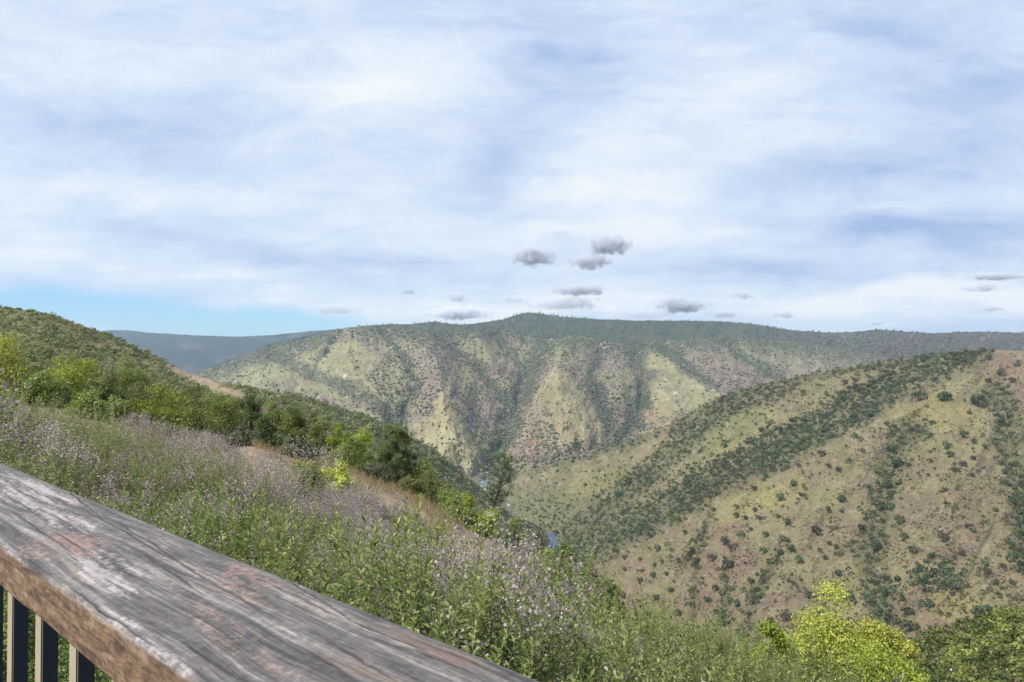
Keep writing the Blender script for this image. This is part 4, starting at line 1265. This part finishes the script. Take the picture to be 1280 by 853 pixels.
FILL = [(-20, 446, 50, 27), (66, 470, 44, 25), (128, 468, 36, 30), (112, 490, 50, 22), (190, 476, 34, 33), (150, 500, 44, 23), (226, 490, 36, 31), (262, 501, 32, 33), (296, 500, 28, 38), (340, 505, 28, 38), (388, 519, 26, 38), (438, 542, 34, 34), (512, 598, 36, 30), (575, 634, 36, 24), (700, 702, 36, 17), (722, 714, 36, 17), (760, 730, 36, 16)]
for i, (px_, pt_, w_, d_) in enumerate(FILL):
    bush(px_, pt_, w_, d_, (P_OLIVE, P_MID)[i % 2], 'low soft green bush filling the gaps in the row of bushes along the slope edge', leaf=0.07, group='filler bushes along the slope edge', minh=0.6)


def pine(px, py_top, py_low, wpx, d, lean, label, pal, dens, nb_=46):
    """pine with whorled limbs carrying long needle tufts; py_low is the lowest foliage"""
    x_, y_ = (px - CX) / F_PX * d, d
    ztop = float(at(px, py_top, d)[2]); zlow = float(at(px, py_low, d)[2])
    z0 = float(ground(x_ - lean, y_)) - 0.1
    z0 = max(z0, zlow - 6)
    H = ztop - z0; W = wpx / F_PX * d * 0.5
    t_ = np.linspace(0, 1, 9)
    path = np.stack([-lean * (1 - t_) ** 1.2, 0.08 * np.sin(t_ * 5), H * t_], 1)
    parts = [tube(path, min(0.018 * H, 0.085) * (1 - 0.75 * t_) + 0.008, 8)]
    tv, tn, ts = [], [], []
    for i in range(nb_):
        u = (i + rng.random()) / nb_
        zz = (zlow - z0) + (H - (zlow - z0)) * u
        b = np.array([np.interp(zz / H, t_, path[:, 0]), np.interp(zz / H, t_, path[:, 1]), zz])
        a = i * 2.4 + rng.normal() * 0.4
        prof = (math.sin(math.pi * min(1, 0.18 + 0.75 * (1 - u))) ** 0.8) * (0.55 + 0.45 * (1 - u))
        ln = W * prof * rng.uniform(0.65, 1.2) + 0.12
        up = 0.25 + 0.6 * u
        e = b + np.array([math.cos(a) * ln, math.sin(a) * ln, ln * up])
        m_ = (b + e) / 2 - np.array([0, 0, 0.08 * ln])
        parts.append(tube([b, m_, e], [0.022 * ln + 0.008, 0.014 * ln + 0.005, 0.004], 5))
        for j in range(int(5 * dens) + 1):
            s_ = rng.uniform(0.3, 1.02)
            c0 = (b * (1 - s_) + e * s_) + rng.normal(size=3) * 0.10 * ln
            nn_ = int(34 * dens)
            dr = rng.normal(size=(nn_, 3)) + (e - b) / ln * 0.7 + np.array([0, 0, 0.5])
            dr /= np.linalg.norm(dr, axis=1, keepdims=True)
            tv.append(np.repeat(c0[None], nn_, 0)); tn.append(dr); ts.append(rng.uniform(0.16, 0.30, nn_))
    tv = np.concatenate(tv); tn = np.concatenate(tn); ts = np.concatenate(ts)[:, None]
    sd = np.cross(tn, rng.normal(size=tn.shape)); sd /= np.linalg.norm(sd, axis=1, keepdims=True)
    wd = 0.011
    V4 = np.stack([tv - sd * wd * .6, tv + sd * wd * .6, tv + tn * ts + sd * wd * .5, tv + tn * ts - sd * wd * .5], 1).reshape(-1, 3)
    f4 = np.arange(len(tv) * 4).reshape(-1, 4)
    pal = np.array(pal)
    c_ = pal[rng.integers(0, len(pal), len(tv))] * (1 + 0.4 * (rng.random((len(tv), 1)) - 0.5))
    o = bpy.data.objects.new('pine_tree', None); COL.objects.link(o)
    o.location = (x_, y_, z0)
    tag(o, label, 'tree')
    sv, sf = join(parts)
    obj('trunk', new_mesh('pine_trunk', sv, sf, M_BARK), o)
    obj('crown', new_mesh('pine_crown', V4, f4, M_LEAF, np.repeat(c_, 4, 0)), o)


P_PINE = [lin(144, 156, 112, 0.74), lin(128, 142, 100, 0.7), lin(160, 168, 126, 0.76)]
pine(497, 542, 604, 46, 36, 0.15, 'dense young grey green pine standing on the edge of the slope', P_PINE, 1.5, 60)
pine(634, 577, 630, 50, 34, 2.4, 'thin leaning pine with airy crown and bare dark trunk above the river', [lin(140, 150, 118, 0.72), lin(126, 138, 108, 0.68)], 0.68, 42)

# dry grass over the bare earth
px = rng.uniform(-12, 4, 5200); py = rng.uniform(6, 36, 5200)
gz = ground(px, py)
qx, qy = pix(np.stack([px, py, gz], 1))
keep = np.zeros(len(px), bool)
for b in BARE: keep |= inpoly(qx, qy - 6, [(q[0] + (0), q[1]) for q in b])
px, py, gz = px[keep], py[keep], gz[keep]
n = len(px); k_ = 9
b0 = np.repeat(np.stack([px, py, gz], 1), k_, 0) + rng.normal(size=(n * k_, 3)) * np.array([.07, .07, 0])
dr = rng.normal(size=(n * k_, 3)) * 0.35 + np.array([0, 0, 1.0])
ln = rng.uniform(0.08, 0.26, (n * k_, 1)); sd = np.cross(dr, rng.normal(size=dr.shape)); sd /= np.linalg.norm(sd, axis=1, keepdims=True)
V4 = np.stack([b0 - sd * .006, b0 + sd * .006, b0 + dr * ln + sd * .003, b0 + dr * ln - sd * .003], 1).reshape(-1, 3)
cc = palette(n * k_, [lin(190, 168, 136, 0.66), lin(168, 144, 116, 0.6), lin(176, 164, 112, 0.62)])
if n:
    tag(obj('dry_grass', new_mesh('dry_grass', V4, np.arange(n * k_ * 4).reshape(-1, 4), M_PETAL, np.repeat(cc, 4, 0))), 'short dry grass over the bare reddish earth', 'grass', kind='stuff')

# ------------------------------------------------------------------ railing and deck
RH = 0.42; NF, NN, TH = 0.688, 0.398, 0.088
wid = NF - NN
ctr = RAIL_N * (NF + NN) / 2
rail = bpy.data.objects.new('railing', None); COL.objects.link(rail)
rail.location = (float(ctr[0]), float(ctr[1]), -RH)
rail.rotation_euler.z = math.atan2(RAIL_A[1], RAIL_A[0])
tag(rail, 'weathered grey wooden handrail on dark square balusters along the deck edge', 'railing')


def rail_sn(px, py):
    """along-rail and across-rail position of a photo pixel on the rail top"""
    d = at(px, py, 1.0); k_ = -RH / d[..., 2]
    p = d * k_[..., None] if np.ndim(px) else d * k_
    return p[..., 0] * RAIL_A[0] + p[..., 1] * RAIL_A[1], p[..., 0] * RAIL_N[0] + p[..., 1] * RAIL_N[1] - (NF + NN) / 2


sx = np.unique(np.concatenate([np.linspace(-6.5, -4.2, 60), np.linspace(-4.2, 0.1, 1500), np.linspace(0.1, 2.6, 60)]))
ny_t = 110
yt = np.linspace(-wid / 2, wid / 2, ny_t)
zt = np.linspace(0, -TH, 38)[1:]
cs_y = np.concatenate([np.full(len(zt), -wid / 2)[::-1], yt, np.full(len(zt), wid / 2)])
cs_z = np.concatenate([zt[::-1], np.zeros(ny_t), zt])
SX, CYY = np.meshgrid(sx, cs_y); _, CZZ = np.meshgrid(sx, cs_z)
# worn, rounded edges: front edge more eaten away than the back
for side, r0, sd_ in ((-1, 0.011, 801), (1, 0.006, 811)):
    rad = r0 * (1 + 0.9 * fbm(SX * 5.0, SX * 0 + 1.7, 4, sd_)) + 0.002
    ey = np.maximum(0, (CYY * side) - (wid / 2 - rad)); ez = np.maximum(0, CZZ + rad)
    q = np.hypot(ey, ez)
    m_ = (ey > 0) & (ez > 0) & (q > rad)
    k_ = np.where(m_, rad / np.maximum(q, 1e-6), 1)
    CYY = np.where(m_, side * (wid / 2 - rad + ey * k_), CYY); CZZ = np.where(m_, -rad + ez * k_, CZZ)
topm = smooth(-0.012, -0.002, CZZ)
frontm = smooth(-0.004, -0.014, CZZ) * (CYY < 0)
warp_y = CYY + 0.007 * fbm(SX * 1.6, CYY * 5, 3, 821) + 0.006 * fbm(SX * 5, CYY * 16, 3, 822)
grain = fbm(SX * 0.9, warp_y * 85, 4, 831, 0.6)
CZZ = CZZ + topm * (0.0016 * grain + 0.0022 * fbm(SX * 2.2, warp_y * 22, 3, 832) + 0.003 * fbm(SX * 1.2, CYY * 4, 2, 833))
CYY = CYY - frontm * (0.0022 * fbm(SX * 3, CZZ * 70, 4, 841) + 0.004 * fbm(SX * 4, CZZ * 18, 3, 842))
# checks (drying cracks): long thin lines that follow the grain
crack = np.zeros_like(SX)
CR = [((0, 612), (60, 652)), ((110, 640), (220, 700)), ((250, 720), (330, 760)), ((340, 730), (430, 775)), ((360, 800), (450, 848)), ((520, 800), (640, 845)), ((60, 660), (110, 690)), ((130, 720), (190, 752)), ((430, 770), (560, 828)), ((60, 590), (130, 650)), ((150, 655), (330, 765)), ((300, 690), (470, 790)), ((480, 800), (620, 850)), ((20, 640), (90, 690)), ((90, 735), (200, 810)), ((400, 790), (500, 850)), ((180, 690), (260, 745)), ((20, 600), (75, 630)), ((230, 800), (300, 850))]
for i, (a, b) in enumerate(CR):
    sa, ya = rail_sn(np.float64(a[0]), np.float64(a[1])); sb, yb = rail_sn(np.float64(b[0]), np.float64(b[1]))
    if sa > sb: sa, ya, sb, yb = sb, yb, sa, ya
    tt = np.clip((SX - sa) / (sb - sa + 1e-6), 0, 1)
    yl = ya + (yb - ya) * tt + 0.006 * fbm(SX * 7, SX * 0 + i, 4, 851 + i)
    inn = (SX > sa) * (SX < sb) * np.sqrt(np.maximum(np.sin(np.pi * tt), 0))
    crack = np.maximum(crack, inn * (1 - smooth(0.0008, 0.0034, np.abs(CYY - yl))))
CZZ = CZZ - 0.004 * crack * topm


def rpatch(poly, rag, seed, sx_=9.0):
    s_, y_ = rail_sn(np.array([q[0] for q in poly], float), np.array([q[1] for q in poly], float))
    wx = SX + rag * fbm(SX * sx_, warp_y * 40, 4, seed, 0.65); wy = CYY + rag * 0.35 * fbm(SX * sx_, warp_y * 40, 4, seed + 9, 0.65)
    return inpoly(wx, wy, list(zip(s_, y_))).astype(float)


red = np.zeros_like(SX); wht = np.zeros_like(SX)
for i, pg in enumerate([[(25, 672), (70, 665), (130, 672), (120, 690), (70, 700), (20, 695)], [(285, 705), (345, 718), (340, 745), (300, 745), (255, 735)]]):
    red = np.maximum(red, rpatch(pg, 0.10, 871 + i, 6.0))
for i, pg in enumerate([[(200, 722), (225, 728), (290, 785), (360, 830), (380, 860), (340, 853), (260, 790)], [(120, 770), (150, 790), (190, 840), (160, 830)]]):
    red = np.maximum(red, 0.75 * rpatch(pg, 0.12, 881 + i, 5.0))
for i, pg in enumerate([[(0, 590), (60, 605), (120, 655), (100, 668), (40, 640), (0, 625)], [(70, 690), (130, 690), (180, 730), (150, 745), (100, 715)], [(0, 672), (25, 690), (60, 725), (30, 705), (0, 690)],
                        [(100, 740), (150, 775), (240, 842), (215, 842), (130, 785)]]):
    wht = np.maximum(wht, rpatch(pg, 0.12, 891 + i, 5.0) * 0.8)
V = np.stack([SX, CYY, CZZ], -1)
nr, nc = SX.shape
idx = np.arange(nr * nc).reshape(nr, nc)
Fc = np.stack([idx[:-1, :-1], idx[:-1, 1:], idx[1:, 1:], idx[1:, :-1]], -1).reshape(-1, 4)
Fc = np.concatenate([Fc, np.stack([idx[0, 1:], idx[0, :-1], idx[-1, :-1], idx[-1, 1:]], -1)])
msk = np.stack([red * topm, wht * topm, frontm], -1)

wm = bpy.data.materials.new('weathered_wood'); wm.use_nodes = True
t = NT(wm.node_tree)
oc_ = t.n('ShaderNodeTexCoord').outputs['Object']
msep = t.n('ShaderNodeSeparateColor', {0: t.n('ShaderNodeAttribute', None, attribute_name='tint').outputs['Color']}).outputs
ckk = t.n('ShaderNodeAttribute', None, attribute_name='crack').outputs['Fac']
w1 = t.n('ShaderNodeTexNoise', {'Vector': oc_, 'Scale': 3.2, 'Detail': 3.0})
wv = t.n('ShaderNodeVectorMath', {0: w1.outputs['Color'], 1: (0.5, 0.5, 0.5)}, operation='SUBTRACT').outputs[0]
wv = t.n('ShaderNodeVectorMath', {0: wv, 1: (0.08, 0.030, 0.02)}, operation='MULTIPLY').outputs[0]
pw = t.n('ShaderNodeVectorMath', {0: oc_, 1: wv}, operation='ADD').outputs[0]


def stretched(vec, sx_, sy_, sz_):
    m = t.n('ShaderNodeMapping', {'Vector': vec}); m.inputs['Scale'].default_value = (sx_, sy_, sz_)
    return m.outputs[0]


gA = t.noise(stretched(pw, 0.9, 17, 17), 2.0, 7, 0.66, 0.35)
gB = t.noise(stretched(pw, 2.6, 110, 110), 2.0, 5, 0.65)
gC = t.noise(stretched(oc_, 3.0, 7, 7), 2.2, 6, 0.68)
gD = t.noise(oc_, 60, 5, 0.7)
v = t.math('ADD', t.math('MULTIPLY', gA, 0.62), t.math('ADD', t.math('MULTIPLY', gB, 0.30), t.math('MULTIPLY', gC, 0.20)))
v = t.math('ADD', v, t.math('MULTIPLY', t.math('SUBTRACT', gD, 0.5), 0.22))
top = t.ramp(v, [(0.38, rgba(lin(50, 47, 47, 0.6))), (0.49, rgba(lin(86, 83, 82, 0.6))), (0.58, rgba(lin(120, 115, 113, 0.62))), (0.67, rgba(lin(164, 158, 154, 0.66))), (0.77, rgba(lin(206, 200, 194, 0.74)))])
gE = t.noise(stretched(pw, 5, 16, 26), 2.2, 6, 0.7, 0.8)
brn = t.ramp(t.math('ADD', t.math('MULTIPLY', gE, 0.7), t.math('MULTIPLY', gD, 0.3)), [(0.36, rgba(lin(62, 48, 40, 0.6))), (0.46, rgba(lin(110, 86, 68, 0.6))), (0.55, rgba(lin(146, 120, 96, 0.6))), (0.63, rgba(lin(160, 148, 134, 0.62))), (0.74, rgba(lin(196, 188, 178, 0.66)))])
redc = t.ramp(gD, [(0.3, rgba(lin(128, 98, 92, 0.7))), (0.55, rgba(lin(152, 122, 115, 0.7))), (0.75, rgba(lin(182, 164, 158, 0.75)))])
whtc = t.ramp(gC, [(0.3, rgba(lin(158, 152, 156, 0.68))), (0.6, rgba(lin(198, 190, 192, 0.74)))])
rfac = t.math('MULTIPLY', msep[0], t.rampv(t.math('ADD', t.math('MULTIPLY', gD, 0.6), t.math('MULTIPLY', gC, 0.5)), [(0.50, 0.0), (0.64, 0.85)]))
wfac = t.math('MULTIPLY', msep[1], t.rampv(t.math('ADD', t.math('MULTIPLY', gD, 0.5), t.math('MULTIPLY', gA, 0.6)), [(0.50, 0.0), (0.64, 0.85)]))
rust = t.math('MULTIPLY', t.rampv(t.noise(stretched(pw, 2.0, 9, 9), 1.6, 6, 0.65), [(0.56, 0.0), (0.66, 0.55)]), 1.0)
c_ = t.mix(rust, top, rgba(lin(142, 112, 98, 0.62)))
c_ = t.mix(wfac, c_, whtc)
c_ = t.mix(rfac, c_, redc)
c_ = t.mix(msep[2], c_, brn)
c_ = t.mix(ckk, c_, rgba(lin(46, 42, 40, 0.8)))
hgt = t.math('ADD', t.math('MULTIPLY', gB, 0.6), t.math('ADD', t.math('MULTIPLY', gD, 0.5), gA))
bm = t.n('ShaderNodeBump', {'Strength': 0.55, 'Distance': 0.004, 'Height': hgt})
bs = t.n('ShaderNodeBsdfPrincipled', {'Base Color': c_, 'Roughness': 0.72, 'Specular IOR Level': 0.35, 'Normal': bm.outputs[0]})
o_ = t.n('ShaderNodeOutputMaterial'); t.link(bs.outputs[0], o_.inputs[0])
me = new_mesh('handrail', V.reshape(-1, 3), Fc[:, ::-1], wm, msk.reshape(-1, 3), smooth_=True)
a = me.attributes.new('crack', 'FLOAT', 'POINT'); a.data.foreach_set('value', (crack * topm).astype(np.float32).ravel())
obj('handrail', me, rail)

m_steel = plain_mat('dark_blue_paint', lin(30, 42, 58, 0.8), 0.28, 0.25, 9, 0.0, 0.5)
m_cream = plain_mat('baluster_cream', lin(190, 182, 156, 0.55), 0.6, 0.12, 30)


def box(x0, x1, y0, y1, z0, z1, b=0.003):
    import bmesh
    bm_ = bmesh.new(); bmesh.ops.create_cube(bm_, size=1)
    for q in bm_.verts: q.co = ((x0 + x1) / 2 + q.co.x * (x1 - x0), (y0 + y1) / 2 + q.co.y * (y1 - y0), (z0 + z1) / 2 + q.co.z * (z1 - z0))
    bmesh.ops.bevel(bm_, geom=bm_.edges[:], offset=b, segments=2, affect='EDGES')
    return bm_


BAL0, BSP, BW = -2.278, 0.2616, 0.046
DECKZ = -1.0
for i in range(-5, 8):
    s_ = BAL0 + i * BSP
    bm_ = box(s_ - 0.052, s_, -0.018, 0.020, DECKZ + 0.10, -TH + 0.004)
    me = bpy.data.meshes.new('baluster'); bm_.to_mesh(me); bm_.free()
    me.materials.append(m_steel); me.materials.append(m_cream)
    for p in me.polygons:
        if p.normal.y < -0.9: p.material_index = 1  # deck-facing side gets the cream colour, the other sides stay dark blue
    obj('baluster', me, rail)
bm_ = box(-6.4, 2.5, -0.045, 0.045, DECKZ + 0.03, DECKZ + 0.10)
me = bpy.data.meshes.new('bottom_rail'); bm_.to_mesh(me); bm_.free(); me.materials.append(m_steel); obj('bottom_rail', me, rail)
for s_ in (-5.2, 1.6):
    bm_ = box(s_ - 0.05, s_ + 0.05, -0.055, 0.055, DECKZ, -TH + 0.002)
    me = bpy.data.meshes.new('post'); bm_.to_mesh(me); bm_.free(); me.materials.append(m_steel); obj('post', me, rail)
m_deck = plain_mat('deck_boards', lin(150, 138, 124, 0.7), 0.8, 0.3, 14)
import bmesh
bmd = bmesh.new()
for j in range(16):
    y1_ = 0.16 - j * 0.146
    b2 = box(-6.5, 2.6, y1_ - 0.14, y1_, DECKZ - 0.035, DECKZ)
    tmp = bpy.data.meshes.new('tmp'); b2.to_mesh(tmp); b2.free(); bmd.from_mesh(tmp); bpy.data.meshes.remove(tmp)
me = bpy.data.meshes.new('deck'); bmd.to_mesh(me); bmd.free(); me.materials.append(m_deck)
dk = obj('deck', me); dk.location = rail.location; dk.rotation_euler = rail.rotation_euler
tag(dk, 'plank deck floor behind the wooden railing', 'deck', kind='structure')
